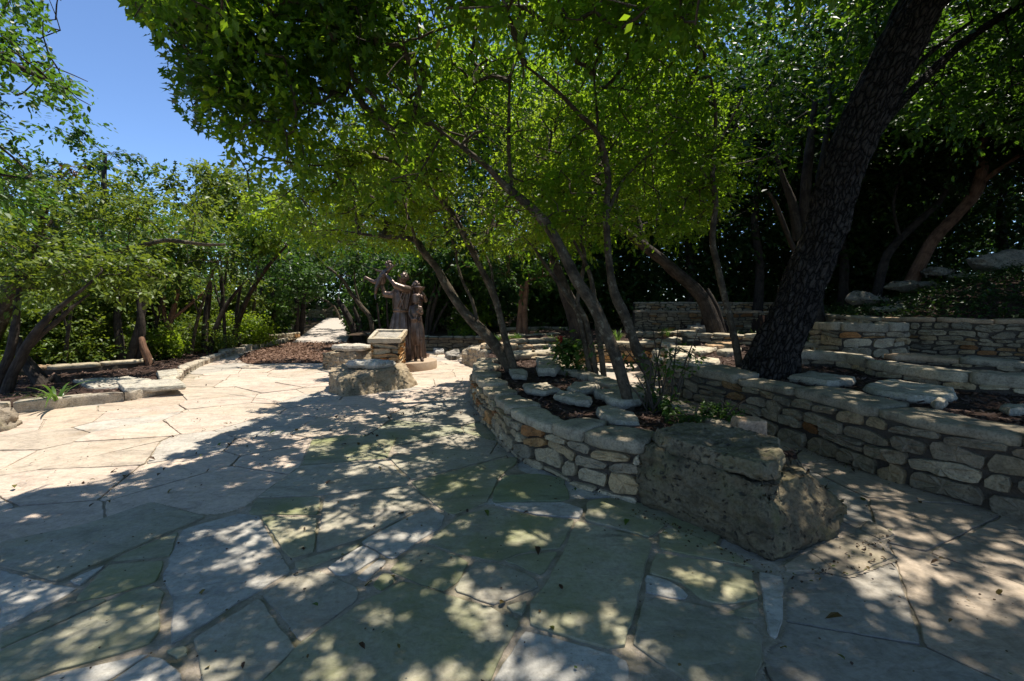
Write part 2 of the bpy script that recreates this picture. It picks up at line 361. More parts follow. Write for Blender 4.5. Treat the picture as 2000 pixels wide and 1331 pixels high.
def bronze_mat():
    m, nt, bs, new, link = mat('aged_bronze'); P = obj_vec(nt)
    n = noise_n(nt, 9, 6, 0.6, P); n2 = noise_n(nt, 45, 5, 0.6, P)
    c = ramp(nt, [(.3, (.07, .046, .036)), (.6, (.155, .108, .085)), (.8, (.28, .21, .165))], n.outputs[0])
    link(c.outputs[0], bs.inputs['Base Color']); bs.inputs['Metallic'].default_value = 0.6; bs.inputs['Roughness'].default_value = 0.36
    b = new('ShaderNodeBump'); b.inputs['Strength'].default_value = 0.3; b.inputs['Distance'].default_value = 0.01
    link(n2.outputs[0], b.inputs['Height']); link(b.outputs[0], bs.inputs['Normal'])
    return m
M_BRONZE = bronze_mat()
def chip_mat():
    m, nt, bs, new, link = mat('bark_chip')
    at = new('ShaderNodeAttribute'); at.attribute_name = 'tint'
    r = ramp(nt, [(0, (.018, .010, .007)), (.5, (.055, .030, .021)), (.85, (.12, .07, .05)), (1, (.20, .14, .11))], at.outputs['Fac'])
    link(r.outputs[0], bs.inputs['Base Color']); bs.inputs['Roughness'].default_value = 0.9
    return m
M_CHIP = chip_mat()
# ------------------------------------------------------------------ plan of the place (metres, z = 0 is the paving)
PLANTER_FRONT = [(-0.62, 9.6), (-0.60, 8.6), (-0.62, 7.4), (-0.50, 6.4), (-0.30, 5.5), (0.0, 4.42), (0.25, 3.98), (0.52, 3.62), (0.78, 3.40), (0.98, 3.26)]
PLANTER_BACK = [(2.02, 3.72), (1.92, 4.3), (1.75, 4.9), (1.52, 5.5), (1.30, 6.1), (1.12, 6.7), (0.98, 7.4), (1.1, 8.6), (1.35, 9.8)]
NICHE = [(1.35, 9.8), (1.6, 10.7), (2.2, 11.15), (3.0, 11.1), (3.45, 10.5), (3.3, 9.5)]
TERRACE_SIDE = [(3.3, 9.5), (2.95, 8.4), (2.62, 7.6), (2.42, 7.0), (2.34, 6.6)]
TERRACE_FRONT = [(2.34, 6.6), (2.46, 6.1), (2.78, 5.45), (2.97, 4.75), (3.08, 4.14), (3.28, 3.5), (3.52, 3.0), (3.95, 2.3), (4.6, 1.4), (5.4, 0.4)]
BACK_LOW = [(4.0, 14.9), (7.4, 14.5), (7.9, 12.6), (7.2, 10.4), (6.9, 9.2), (7.2, 8.1), (8.2, 7.4), (9.6, 6.9), (12, 6.2)]
BACK_UP = [(4.4, 16.4), (8.6, 16.2), (9.3, 14.5)]
LEDGE = [(0.2, 13.2), (-0.9, 13.6), (-2.0, 13.7), (-3.4, 13.9), (-4.4, 14.5), (-4.9, 15.4)]
KERB = [(-8.6, 4.3), (-7.4, 5.2), (-6.75, 5.9), (-6.28, 6.38), (-5.75, 6.9), (-5.75, 7.6), (-6.2, 8.4), (-6.9, 9.7), (-7.5, 11.4), (-8.05, 13.4), (-8.35, 16.0), (-8.6, 17.6)]
BED_A = PLANTER_FRONT[::-1] + [(-0.95, 11.2), (-0.2, 12.6), (0.2, 13.3), (0.2, 15.0), (4.0, 15.2), (7.6, 14.9), (9, 14), (30, 14), (30, -6), (9, -6)] + TERRACE_FRONT[::-1] + TERRACE_SIDE[::-1][1:] + NICHE[::-1][1:] + PLANTER_BACK[::-1][1:] + [(2.3, 3.2), (1.6, 2.9)]

def smooth(a, b, x):
    t = np.clip((x - a) / (b - a), 0, 1); return t * t * (3 - 2 * t)
def poly_dist(P, line):
    L = catmull(line, 6); d = np.full(len(P), 1e9)
    for a, b in zip(L[:-1], L[1:]):
        t = np.clip(((P - a) @ (b - a)) / (np.dot(b - a, b - a) + 1e-9), 0, 1); d = np.minimum(d, np.hypot(*(P - a - t[:, None] * (b - a)).T))
    return d
HILL = [(x + .1, y + .1) for x, y in BACK_LOW] + [(40, 6), (40, 22), (4.0, 22)]
def bed_z(x, y):
    """height of the soil in the planting beds and up the slope on the right"""
    x = np.asarray(x, float); y = np.asarray(y, float)
    right = smooth(1.6, 2.5, x - 0.0 * y)
    z = 0.40 + 0.0 * x
    z = z + (0.13 * smooth(2.0, 3.0, x) + 0.04 * smooth(3, 6, x)) * smooth(13.0, 10.5, y) * 1.0
    z = z + 0.16 * smooth(10.0, 14.5, y)
    P = np.stack([x, y], -1).reshape(-1, 2)
    ins = in_poly(P, HILL); dd = poly_dist(P, BACK_LOW)
    hz = 1.10 + 0.27 * np.clip(dd - .2, 0, 9) * smooth(13.5, 9.5, P[:, 1]) + .05 * np.clip(dd, 0, 9)
    z = np.where(ins.reshape(x.shape), np.maximum(z, hz.reshape(x.shape)), z)
    return z

def woods_z(x, y):
    x = np.asarray(x, float); y = np.asarray(y, float)
    z = 0.0 * x - 0.04
    z = z - 0.9 * smooth(-9.5, -15, x) * smooth(20, 12, y)                       # the bank falls away on the left
    px_ = np.interp(y, [13, 16.4, 23.4, 33.5], [-5.9, -7.0, -9.25, -12.3]); pm = smooth(1.25, 2.4, np.abs(x - px_)); pz = np.interp(y, [13, 16.4, 23.4, 33.5], [-.06, -.06, .07, .25])
    z = z + smooth(14.0, 16.5, y) * (0.5 * smooth(-9, -5.5, x)) + 0.02 * np.clip(y - 18, 0, 60) * smooth(-12, 0, x)
    z = np.where((y > 13) & (y < 35), z * pm + (1 - pm) * pz, z)
    return z

def grid_sheet(name, x0, x1, y0, y1, step, zf, m, mask=None, kind='structure', label=None):
    xs = np.arange(x0, x1 + 1e-6, step); ys = np.arange(y0, y1 + 1e-6, step)
    X, Y = np.meshgrid(xs, ys); X = X.ravel(); Y = Y.ravel()
    Z = zf(X, Y); nx, ny = len(xs), len(ys)
    i = (np.arange(ny - 1)[:, None] * nx + np.arange(nx - 1)[None]).ravel()
    F = np.stack([i, i + 1, i + nx + 1, i + nx], 1)
    if mask is not None:
        k = mask(X, Y); F = F[k[F].any(1)]
    g = Geo(); g.add(np.stack([X, Y, Z], 1), F); o = g.build(name, m, attrs=()); o['kind'] = kind
    return o

# the ground: one sheet to the horizon, finer near the garden
def ground_z(X, Y):
    P = np.stack([X, Y, 0 * X], 1)
    return woods_z(X, Y) + 0.03 * fbm(P * 0.8, 3) * (np.abs(Y - 20) > 2)
xs = np.concatenate([np.linspace(-240, -26, 8), np.linspace(-25, 25, 84), np.linspace(27, 240, 8)])
ys = np.concatenate([np.linspace(-200, -12, 6), np.linspace(-10, 45, 92), np.linspace(48, 260, 8)])
X, Y = np.meshgrid(xs, ys); X = X.ravel(); Y = Y.ravel(); nx = len(xs)
i = (np.arange(len(ys) - 1)[:, None] * nx + np.arange(nx - 1)[None]).ravel()
flatz = np.where((X > -9.6) & (X < 14) & (Y < 14.2), -0.08, ground_z(X, Y))
g = Geo(); g.add(np.stack([X, Y, flatz], 1), np.stack([i, i + 1, i + nx + 1, i + nx], 1)); g.build('ground', M_GROUND, attrs=())['kind'] = 'structure'

# soil of the beds: one raised sheet that drops inside the walls
bedpts = np.array(BED_A)
def inset_inside(X, Y, d=0.13):
    P = np.stack([X, Y], 1); ok = in_poly(P, bedpts)
    for dx, dy in ((d, 0), (-d, 0), (0, d), (0, -d), (.7 * d, .7 * d), (-.7 * d, .7 * d), (.7 * d, -.7 * d), (-.7 * d, -.7 * d)):
        ok &= in_poly(P + (dx, dy), bedpts)
    return ok
def soil_z(X, Y):
    ok = inset_inside(X, Y)
    P = np.stack([X, Y, 0 * X], 1)
    return np.where(ok, bed_z(X, Y) + 0.025 * fbm(P * 3.0, 5), -0.12)
soil = grid_sheet('garden_soil', -1.2, 16.0, 0.2, 15.2, 0.08, soil_z, M_SOIL, mask=lambda X, Y: inset_inside(X, Y))
# bed behind the kerb on the left
def left_z(X, Y):
    P = np.stack([X, Y, 0 * X], 1); return 0.10 + 0.03 * fbm(P * 2, 9) - 0.0 * X
KB = catmull(KERB, 4)
kerb_in = [(x - 0.12, y + 0.08) for x, y in KB]
left_poly = kerb_in + [(-9.7, 18.2), (-9.9, 14), (-9.9, 9.5), (-10.2, 8.4), (-11.5, 7.0), (-11.5, 4.3)]
grid_sheet('bed_soil', -12, -5.4, 4.0, 18.4, 0.12, left_z, M_SOIL, mask=lambda X, Y: in_poly(np.stack([X, Y], 1), left_poly))
# soil behind the ledge wall
def back_z(X, Y):
    P = np.stack([X, Y, 0 * X], 1); return 0.44 + 0.03 * fbm(P * 2, 19) + 0.02 * np.clip(Y - 14, 0, 30)
grid_sheet('woodland_soil', -5.3, 9.5, 13.5, 30, 0.3, back_z, M_GROUND, mask=lambda X, Y: Y > 14.6 - 0.35 * np.clip(X + 4.6, 0, 4))
# paths leading away
def strip_sheet(name, L, Rr, z, m):
    n = len(L); V = [(x, y, z) for x, y in L] + [(x, y, z) for x, y in Rr]
    g = Geo(); g.add(V, np.array([(k, n + k, n + k + 1, k + 1) for k in range(n - 1)]), smooth=False); o = g.build(name, m, attrs=()); o['kind'] = 'structure'; return o
PATH_L = [(-6.2, 10.6), (-7.1, 12.3), (-7.9, 14.5), (-8.3, 17.5), (-9.4, 21.0)]
PATH_R = [(-3.6, 10.9), (-3.4, 12.6), (-4.7, 14.6), (-6.0, 16.8), (-7.0, 21.0)]
n_ = 5
def mulch_strip():
    A = catmull([(-6.4, 10.9), (-7.4, 12.3), (-7.95, 14.5), (-8.4, 17.5), (-9.3, 20.6)], 6); B = catmull([(-2.2, 11.3), (-2.6, 13.3), (-4.9, 14.7), (-6.1, 17.0), (-7.3, 20.6)], 6)
    V = []; F = []; m = 14
    for k in range(len(A)):
        for j in range(m + 1):
            p = A[k] * (1 - j / m) + B[k] * (j / m); V.append((p[0], p[1], 0))
    V = np.array(V); V[:, 2] = 0.022 + 0.012 * fbm(V * 3, 4) + 0.005
    F = np.array([(k * (m + 1) + j, k * (m + 1) + j + 1, (k + 1) * (m + 1) + j + 1, (k + 1) * (m + 1) + j) for k in range(len(A) - 1) for j in range(m)])
    g = Geo(); g.add(V, F); o = g.build('mulch_path', M_MULCHP, attrs=()); o['kind'] = 'structure'
mulch_strip()
def conc_path():
    A = [(-7.95, 16.4), (-10.3, 23.4), (-13.6, 33.5)]; B = [(-6.0, 16.4), (-8.2, 23.4), (-11.0, 33.5)]
    V = [(*p, z) for p, z in zip(A, (.045, .17, .35))] + [(*p, z) for p, z in zip(B, (.045, .17, .35))]
    V = [(x, y, z + 0.0) for x, y, z in V]
    base = [(x, y, -0.2) for x, y, z in V]
    g = Geo(); g.add(V + base, [(0, 3, 4, 1), (1, 4, 5, 2), (0, 1, 7, 6), (1, 2, 8, 7), (3, 9, 10, 4), (4, 10, 11, 5)], smooth=False)
    g.build('concrete_path', M_CONC, attrs=())['kind'] = 'structure'
conc_path()

# ------------------------------------------------------------------ flagstone paving
def zpx(pts, ox, oy, s): return [(ox + x / s, oy + y / s) for x, y in pts]
Z1 = lambda *p: zpx(p, 0, 860, 2.826)
Z2 = lambda *p: zpx(p, 500, 860, 2.826)
Z3 = lambda *p: zpx(p, 1100, 900, 2.857)
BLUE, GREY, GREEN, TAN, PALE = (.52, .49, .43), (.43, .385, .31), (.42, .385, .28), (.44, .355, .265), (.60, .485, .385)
SLABS = [
 (Z1((1005,510),(1155,460),(1320,418),(1430,432),(1500,560),(1605,742),(942,1155),(955,900),(902,760),(950,640)), BLUE),
 (Z1((5,715),(315,803),(985,503),(1140,440),(835,358),(480,480),(0,585)), GREY),
 (Z1((0,732),(310,818),(432,838),(310,912),(0,1068)), BLUE),
 (Z1((375,800),(590,706),(442,828)), BLUE),
 (Z1((612,688),(762,612),(985,520),(938,655)), GREEN),
 (Z1((600,706),(908,682),(865,798),(600,880),(405,915)), GREEN),
 (Z1((590,890),(400,930),(0,1085),(0,1178),(600,905)), GREEN),
 (Z1((0,1195),(600,912),(720,855),(850,825),(912,862),(880,950),(888,1050),(835,1148),(260,1318),(0,1400)), GREEN),
 (Z1((240,1335),(830,1202),(620,1340),(500,1420),(100,1420)), BLUE),
 (Z1((650,1335),(830,1215),(900,1232),(1000,1325),(1010,1420),(560,1420)), BLUE),
 (Z1((902,1187),(1030,1152),(1045,1205),(970,1245)), GREEN),
 (Z1((1062,1127),(1430,893),(1640,1165),(1470,1335),(1400,1420),(1130,1420),(1120,1331),(1080,1180)), GREY),
 (Z1((1447,880),(1600,762),(1770,737),(1860,780),(1978,833),(1978,898),(1660,1140),(1600,1042)), GREY),
 (Z2((25,437),(338,447),(323,635),(200,668),(142,618)), GREEN),
 (Z2((2,340),(358,327),(343,428),(-45,422)), GREEN),
 (Z2((377,325),(850,267),(958,350),(968,388),(870,413),(630,538),(332,640)), GREY),
 (Z2((207,692),(568,588),(578,600),(480,660),(222,743)), GREEN),
 (Z2((385,725),(590,602),(687,655),(520,763),(440,763)), BLUE),
 (Z2((575,580),(620,553),(870,422),(978,397),(1048,430),(1028,490),(750,677)), BLUE),
 (Z2((550,780),(690,668),(728,690),(612,803)), BLUE),
 (Z2((642,820),(710,743),(778,772),(768,800),(690,858)), GREEN),
 (Z2((732,735),(890,602),(958,602),(1128,667),(1177,692),(1110,808),(1032,858),(870,800),(800,770)), GREEN),
 (Z2((935,585),(1110,437),(1290,382),(1530,432),(1757,457),(1680,613),(1580,618),(1440,643),(1340,683),(1140,648),(960,588)), GREEN),
 (Z2((1305,366),(1700,362),(1808,397),(1788,448),(1540,428)), BLUE),
 (Z2((868,262),(855,243),(1390,108),(1448,107),(1438,140),(1348,210),(1288,330),(1278,363),(1100,423),(1052,413),(972,360)), GREEN),
 (Z2((1368,212),(1560,202),(1700,227),(1733,338),(1678,353),(1303,358),(1313,290)), (.27, .30, .19)),
 (Z2((5,333),(165,217),(247,157),(718,117),(850,237),(838,258),(370,318)), GREY),
 (Z2((733,107),(1050,62),(1385,97),(860,233)), GREY),
 (Z2((253,150),(308,10),(500,-20),(780,-6),(718,110)), GREEN),
 (Z2((1365,680),(1450,652),(1668,632),(1580,767),(1520,748)), GREEN),
 (Z2((1200,690),(1340,703),(1500,763),(1566,803),(1566,835),(1310,933),(1112,858),(1093,840),(1152,760)), GREY),
 (Z2((1372,937),(1498,907),(1478,998),(1410,978)), GREEN),
 (Z2((692,872),(790,803),(870,813),(1030,868),(1300,948),(1457,1022),(1300,1331),(1260,1440),(-60,1440),(75,1331),(242,1150),(600,903)), GREEN),
 (Z2((1483,1073),(1978,1203),(2060,1240),(2060,1440),(1275,1440),(1313,1331)), BLUE),
 ([(1126,1022),(1268,1061),(1271,1068),(1254,1145),(1221,1271),(1184,1276),(1100,1252),(1032,1230),(1035,1185),(1060,1157),(1098,1086)], GREEN),
 (Z3((138,245),(200,236),(578,366),(480,448),(122,345)), GREEN),
 (Z3((532,430),(590,387),(920,515),(1073,618),(870,578),(540,513)), GREEN),
 (Z3((516,532),(850,587),(1058,637),(1083,788),(890,833),(770,798),(650,700),(472,650)), GREEN),
 (Z3((462,655),(600,692),(698,770),(688,798),(452,758)), BLUE),
 (Z3((442,777),(700,812),(880,862),(1048,922),(1112,1000),(1098,1180),(1080,1231),(1060,1330),(830,1330),(520,1150),(385,1048)), GREY),
 (Z3((908,875),(1088,802),(1103,903),(1060,913)), GREEN),
 (Z3((1087,642),(1225,672),(1225,900),(1188,1028),(1142,1000)), BLUE),
 (Z3((1218,600),(1350,533),(1428,625),(1242,638)), TAN),
 (Z3((1363,522),(1490,457),(1620,432),(1858,557),(1580,663),(1480,600)), TAN),
 (Z3((1652,400),(1700,347),(1858,430),(1770,458)), TAN),
]
def slab_outline(P2):
    P2 = np.asarray(P2, float); out = []
    for a, b in zip(P2, np.roll(P2, -1, 0)):
        n = max(1, int(np.linalg.norm(b - a) / 0.035))
        for k in range(n): out.append(a + (b - a) * k / n)
    O = np.array(out)
    ar = 0.5 * np.sum(O[:, 0] * np.roll(O[:, 1], -1) - np.roll(O[:, 0], -1) * O[:, 1])
    if ar < 0: O = O[::-1]
    O = 0.15 * np.roll(O, 1, 0) + 0.7 * O + 0.15 * np.roll(O, -1, 0)      # soften the corners a little
    T = np.roll(O, -1, 0) - np.roll(O, 1, 0); T /= np.linalg.norm(T, axis=1)[:, None] + 1e-9
    return O, np.stack([T[:, 1], -T[:, 0]], 1)
def slab_geo(g, P2, z, col, green=0.0, thick=0.03, bev=0.0035, jit=0.006, seed=0):
    """an irregular flat stone: jittered outline, rounded arris, slightly dished top"""
    O, N = slab_outline(P2); n = len(O)
    q = np.concatenate([O, np.full((n, 1), seed * 1.7)], 1)
    O = O + N * (fbm(q * 9, seed, 2) * jit * 2.2 + fbm(q * 40, seed + 5, 2) * jit)[:, None]
    rings = [(0.0, -thick), (0.0, -bev), (bev * 0.5, -bev * 0.4), (bev * 1.6, 0.0)]
    V = []
    for ins, dz in rings:
        p = O - N * ins; V.append(np.concatenate([p, np.full((n, 1), z + dz)], 1))
    V = np.concatenate(V); F = []; tr_ = np.random.default_rng(seed + 999).normal(0, 1, 3) * (.0045, .0045, .002)
    V[n:, 2] += np.clip((V[n:, :2] - O.mean(0)) @ tr_[:2] + tr_[2], -.005, .007)
    for r in range(len(rings) - 1):
        for k in range(n):
            k2 = (k + 1) % n; F.append((r * n + k, r * n + k2, (r + 1) * n + k2, (r + 1) * n + k))
    g.add(V, F, col=np.array(col) * .8, tint=green, smooth=False)
    g.add(V[-n:], [list(range(n))], col=col, tint=green, smooth=False)
rngp = np.random.default_rng(3)
pave = Geo()
traced = []
for k, (px, c) in enumerate(SLABS):
    P = np.array([G(x, min(y, 1480))[:2] for x, y in px]); traced.append(P)
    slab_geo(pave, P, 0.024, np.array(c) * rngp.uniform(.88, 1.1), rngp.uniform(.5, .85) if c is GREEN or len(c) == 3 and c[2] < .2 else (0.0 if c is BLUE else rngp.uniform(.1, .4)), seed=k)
allp = np.concatenate(traced); cen = np.array([t.mean(0) for t in traced])
# Voronoi flags for the rest of the paving
def clip_half(poly, p, n):
    out = []
    for a, b in zip(poly, poly[1:] + poly[:1]):
        da, db = np.dot(a - p, n), np.dot(b - p, n)
        if da <= 0: out.append(a)
        if (da < 0) != (db < 0) and da != db: out.append(a + (b - a) * da / (da - db))
    return out
seeds = []
tries = 0
while len(seeds) < 420 and tries < 30000:
    tries += 1
    p = np.array((rngp.uniform(-9.5, 5.2), rngp.uniform(-1.5, 13.6)))
    rmin = 0.42 if rngp.random() < 0.55 else 0.75
    if all(np.hypot(*((p - q) * (0.85, 1.1))) > rmin for q in seeds): seeds.append(p)
seeds = np.array([q for q in seeds if not any(in_poly(q[None], t)[0] for t in traced)])
kp = np.array(list(KB))
left_edge = np.array([(-12, 3.0)] + [tuple(q) for q in kp] + [(-12, 18)])
for k, s in enumerate(seeds):
    if in_poly(s[None] + (0.35, -0.35), left_edge)[0] and in_poly(s[None], left_edge)[0]: continue
    if any(in_poly(s[None], t)[0] for t in traced): continue
    poly = [s + d for d in (np.array((-1.4, -1.4)), np.array((1.4, -1.4)), np.array((1.4, 1.4)), np.array((-1.4, 1.4)))]
    d = np.hypot(*(seeds - s).T)
    for j in np.argsort(d)[1:26]:
        m = (s + seeds[j]) / 2; nrm = (seeds[j] - s) / d[j]
        poly = clip_half(poly, m - nrm * rngp.uniform(.003, .010), nrm)
        if len(poly) < 3: break
    if len(poly) < 3: continue
    # sun and shade put into flag colour: paler in the open, greyer under trees
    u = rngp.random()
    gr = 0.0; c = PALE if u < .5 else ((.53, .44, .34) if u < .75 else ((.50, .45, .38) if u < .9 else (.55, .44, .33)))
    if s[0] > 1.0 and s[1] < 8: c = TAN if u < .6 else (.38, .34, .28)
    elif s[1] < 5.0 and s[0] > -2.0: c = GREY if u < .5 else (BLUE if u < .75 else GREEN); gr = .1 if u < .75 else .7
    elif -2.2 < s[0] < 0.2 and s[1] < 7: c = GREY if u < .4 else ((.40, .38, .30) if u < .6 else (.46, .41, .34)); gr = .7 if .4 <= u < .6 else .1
    P = np.array(poly)
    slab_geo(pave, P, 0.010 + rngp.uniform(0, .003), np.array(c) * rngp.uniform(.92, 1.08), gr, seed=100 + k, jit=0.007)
pv = pave.build('flagstone_paving', M_PAVE, attrs=('col', 'tint')); pv['kind'] = 'structure'
g = Geo()
xs_ = [(-9.4, 3.0), (5.6, 3.0)]
out = [(-9.5, -3), (6, -3), (6, 13.9), (-7.0, 13.9), (-9.5, 13.9)]
jo = grid_sheet('paving_joint_bed', -9.5, 6, -3, 13.9, 0.31, lambda X, Y: 0 * X - 0.001, M_JOINT)
# raised mortar under the traced flags so that their joints fill
gs = .012; gx = np.arange(-5.2, 3.0, gs); gy = np.arange(1.2, 5.6, gs); GX, GY = np.meshgrid(gx, gy); GP = np.stack([GX.ravel(), GY.ravel()], 1)
mk = np.zeros(len(GP), bool)
for t in traced: mk |= in_poly(GP, t)
mk = mk.reshape(GX.shape)
def morph(m, r, grow):
    o = m.copy(); R_ = int(r / gs)
    for dy in range(-R_, R_ + 1):
        w_ = int(math.sqrt(R_ * R_ - dy * dy)); row = np.roll(m, dy, 0); cs = np.cumsum(np.pad(row.astype(np.int32), ((0, 0), (w_ + 1, w_))), axis=1)
        cnt = cs[:, 2 * w_ + 1:] - cs[:, :-(2 * w_ + 1)]
        o = (o | (cnt > 0)) if grow else (o & (cnt == 2 * w_ + 1))
    return o
mk = morph(morph(mk, .22, True), .195, False)
ny_, nx_ = mk.shape; cell = mk[:-1, :-1] & mk[1:, :-1] & mk[:-1, 1:] & mk[1:, 1:]
ii = np.argwhere(cell); i0 = ii[:, 0] * nx_ + ii[:, 1]
F = np.stack([i0, i0 + 1, i0 + nx_ + 1, i0 + nx_], 1); u, inv = np.unique(F, return_inverse=True)
VV = np.concatenate([GP[u], np.full((len(u), 1), .0155)], 1); VV[:, 2] += .003 * fbm(VV * 20, 2, 2)
g = Geo(); g.add(VV, inv.reshape(F.shape)); g.build('paving_mortar', M_JOINT, attrs=())['kind'] = 'structure'

# ------------------------------------------------------------------ dry-looking stone walls
STONE_COLS = [(.50, .40, .255), (.44, .35, .225), (.56, .46, .31), (.37, .30, .205), (.50, .36, .20), (.28, .235, .165), (.46, .26, .11), (.40, .18, .065)]
STONE_W = np.array([5, 5, 3.2, 4, 3, 2.4, 1.3, .8]); STONE_W /= STONE_W.sum()
WARM_COLS = [(.55, .40, .24), (.52, .34, .17), (.50, .28, .12), (.55, .45, .32)]
def line_eval(P, s, S):
    x = np.interp(s, S, P[:, 0]); y = np.interp(s, S, P[:, 1])
    e = 0.06; a = np.stack([np.interp(s - e, S, P[:, 0]), np.interp(s - e, S, P[:, 1])], -1); b = np.stack([np.interp(s + e, S, P[:, 0]), np.interp(s + e, S, P[:, 1])], -1)
    t = b - a; t /= np.linalg.norm(t, axis=-1)[..., None] + 1e-9
    return np.stack([x, y], -1), np.stack([t[..., 1], -t[..., 0]], -1)   # normal to the right of travel
def face_stone(g, P, S, side, s0, s1, h0, h1, z0, dep, col, rng, batter=0.0):
    w, h = (s1 - s0) / 2, (h1 - h0) / 2; m = min(w, h)
    J = lambda a: rng.uniform(-a, a)
    cs_ = [(-w + abs(J(.5)) * m, -h + J(.10) * h), (J(.5) * w, -h + J(.12) * h), (w - abs(J(.5)) * m, -h + J(.10) * h), (w + J(.08) * m, J(.6) * h), (w - abs(J(.9)) * m, h - abs(J(.35)) * h), (J(.5) * w, h + J(.10) * h), (-w + abs(J(.9)) * m, h - abs(J(.35)) * h), (-w + J(.08) * m, J(.6) * h)]
    if rng.random() < .3: cs_[4] = (w - abs(J(2.2)) * m, h - abs(J(.3)) * h)
    if rng.random() < .3: cs_[6] = (-w + abs(J(2.2)) * m, h - abs(J(.3)) * h)
    q = []
    for a, b in zip(cs_, cs_[1:] + cs_[:1]):
        L_ = math.hypot(b[0] - a[0], b[1] - a[1]); nn = max(1, int(L_ / max(.035, m * .5)))
        q += [(a[0] + (b[0] - a[0]) * k / nn, a[1] + (b[1] - a[1]) * k / nn) for k in range(nn)]
    q = np.array(q); q = .14 * np.roll(q, 1, 0) + .72 * q + .14 * np.roll(q, -1, 0); n = len(q)
    ou, ov = q[:, 0] + rng.normal(0, .025 * m, n), q[:, 1] + rng.normal(0, .035 * m, n)
    cs, ch = (s0 + s1) / 2, (h0 + h1) / 2
    V = []; nr_ = rng.normal(0, .16 * dep, n)
    tilt = rng.uniform(-.25, .25); tilt2 = rng.uniform(-.3, .2)
    for sc, dd in ((1, -.03), (1, .72 * dep), (.975, .93 * dep), (.91, 1.0 * dep), (.45, 1.02 * dep)):
        u = ou * sc if sc == 1 else np.sign(ou) * np.maximum(np.abs(ou) - (1 - sc) * m, 0) if sc > .5 else ou * sc
        v = ov * sc if sc == 1 else np.sign(ov) * np.maximum(np.abs(ov) - (1 - sc) * m, 0) if sc > .5 else ov * sc
        d = dd + (0 if dd < 0 else dep * (tilt * u / w + tilt2 * v / h) * .5) + (nr_ if dd > 0 else 0)
        V.append(np.stack([u + cs, v + ch, np.full(n, 1.0) * d], 1))
    V.append(np.array([[cs, ch, dep * 1.03]])); V = np.concatenate(V)
    rt = rng.uniform(-.09, .09); V[:, 1] += rt * (V[:, 0] - cs)
    V[:, 1] += np.minimum(h0 * 1.2, .026) * fbm(np.stack([V[:, 0] * 2.6, V[:, 1] * 5, 0 * V[:, 0] + 3], 1), 77, 2) * 2
    p, nr = line_eval(P, V[:, 0], S)
    W = np.concatenate([p + nr * side * (V[:, 2] - batter * V[:, 1])[:, None], (V[:, 1] + z0)[:, None]], 1)
    F = []
    for r in range(4):
        for k in range(n):
            k2 = (k + 1) % n; q = (r * n + k, r * n + k2, (r + 1) * n + k2, (r + 1) * n + k); F.append(q if side > 0 else q[::-1])
    for k in range(n):
        q = (4 * n + k, 4 * n + (k + 1) % n, 5 * n); F.append(q if side > 0 else q[::-1])
    g.add(W, F, col=col, smooth=False)
def coping(P, S, side, s0, s1, z, th, dep, over, col, rng, name, parent, m=None, seed=0):
    """one coping stone: a thick flat rock with a rounded front and a ragged back"""
    ns = max(4, int((s1 - s0) / .05)); ss = np.linspace(s0, s1, ns)
    q = np.stack([ss, 0 * ss, np.full(ns, seed * .77)], 1)
    fr = over + .05 * fbm(q * 6, seed, 4); bk = -dep + .16 * fbm(q * 4 + 7, seed + 3, 4)
    e = np.minimum(ss - s0, s1 - ss); rd = np.clip(e / .04, 0, 1) ** .5
    fr = fr - rng.uniform(.01, .05) * (1 - rd); bk = bk + rng.uniform(.02, .14) * (1 - rd)
    loop_s = np.concatenate([ss, ss[::-1]]); loop_d = np.concatenate([fr, bk[::-1]]); n = len(loop_s)
    c = np.array((loop_s.mean(), loop_d.mean()))
    V = []
    tz = rng.uniform(-.012, .012)
    for sc, dz in ((.93, -th), (.99, -th * .85), (1.0, -th * .45), (.992, -th * .14), (.965, -.006), (.80, 0.004), (.4, .004)):
        u = c[0] + (loop_s - c[0]) * (1 - (1 - sc) * .35 if sc > .8 else sc); v = c[1] + (loop_d - c[1]) * sc
        zz = z + dz + tz * (loop_s - c[0]) / (s1 - s0) * 2 + (.008 * fbm(np.stack([u * 6, v * 6, 0 * u + seed], 1), seed, 3))
        V.append(np.stack([u, v, zz], 1))
    V.append(np.array([[c[0], c[1], z + .004]])); V = np.concatenate(V)
    p, nr = line_eval(P, V[:, 0], S)
    W = np.concatenate([p + nr * side * V[:, 1:2], V[:, 2:3]], 1)
    F = []; flip = side < 0
    for r in range(6):
        for k in range(n):
            k2 = (k + 1) % n; f = (r * n + k, r * n + k2, (r + 1) * n + k2, (r + 1) * n + k); F.append(f[::-1] if not flip else f)
    for k in range(n):
        f = (6 * n + k, 6 * n + (k + 1) % n, 7 * n); F.append(f[::-1] if not flip else f)
    b = list(range(n)); F.append(b if not flip else b[::-1])
    g = Geo(); g.add(W, F, col=col); return g.build(name, m or M_COPE, parent)
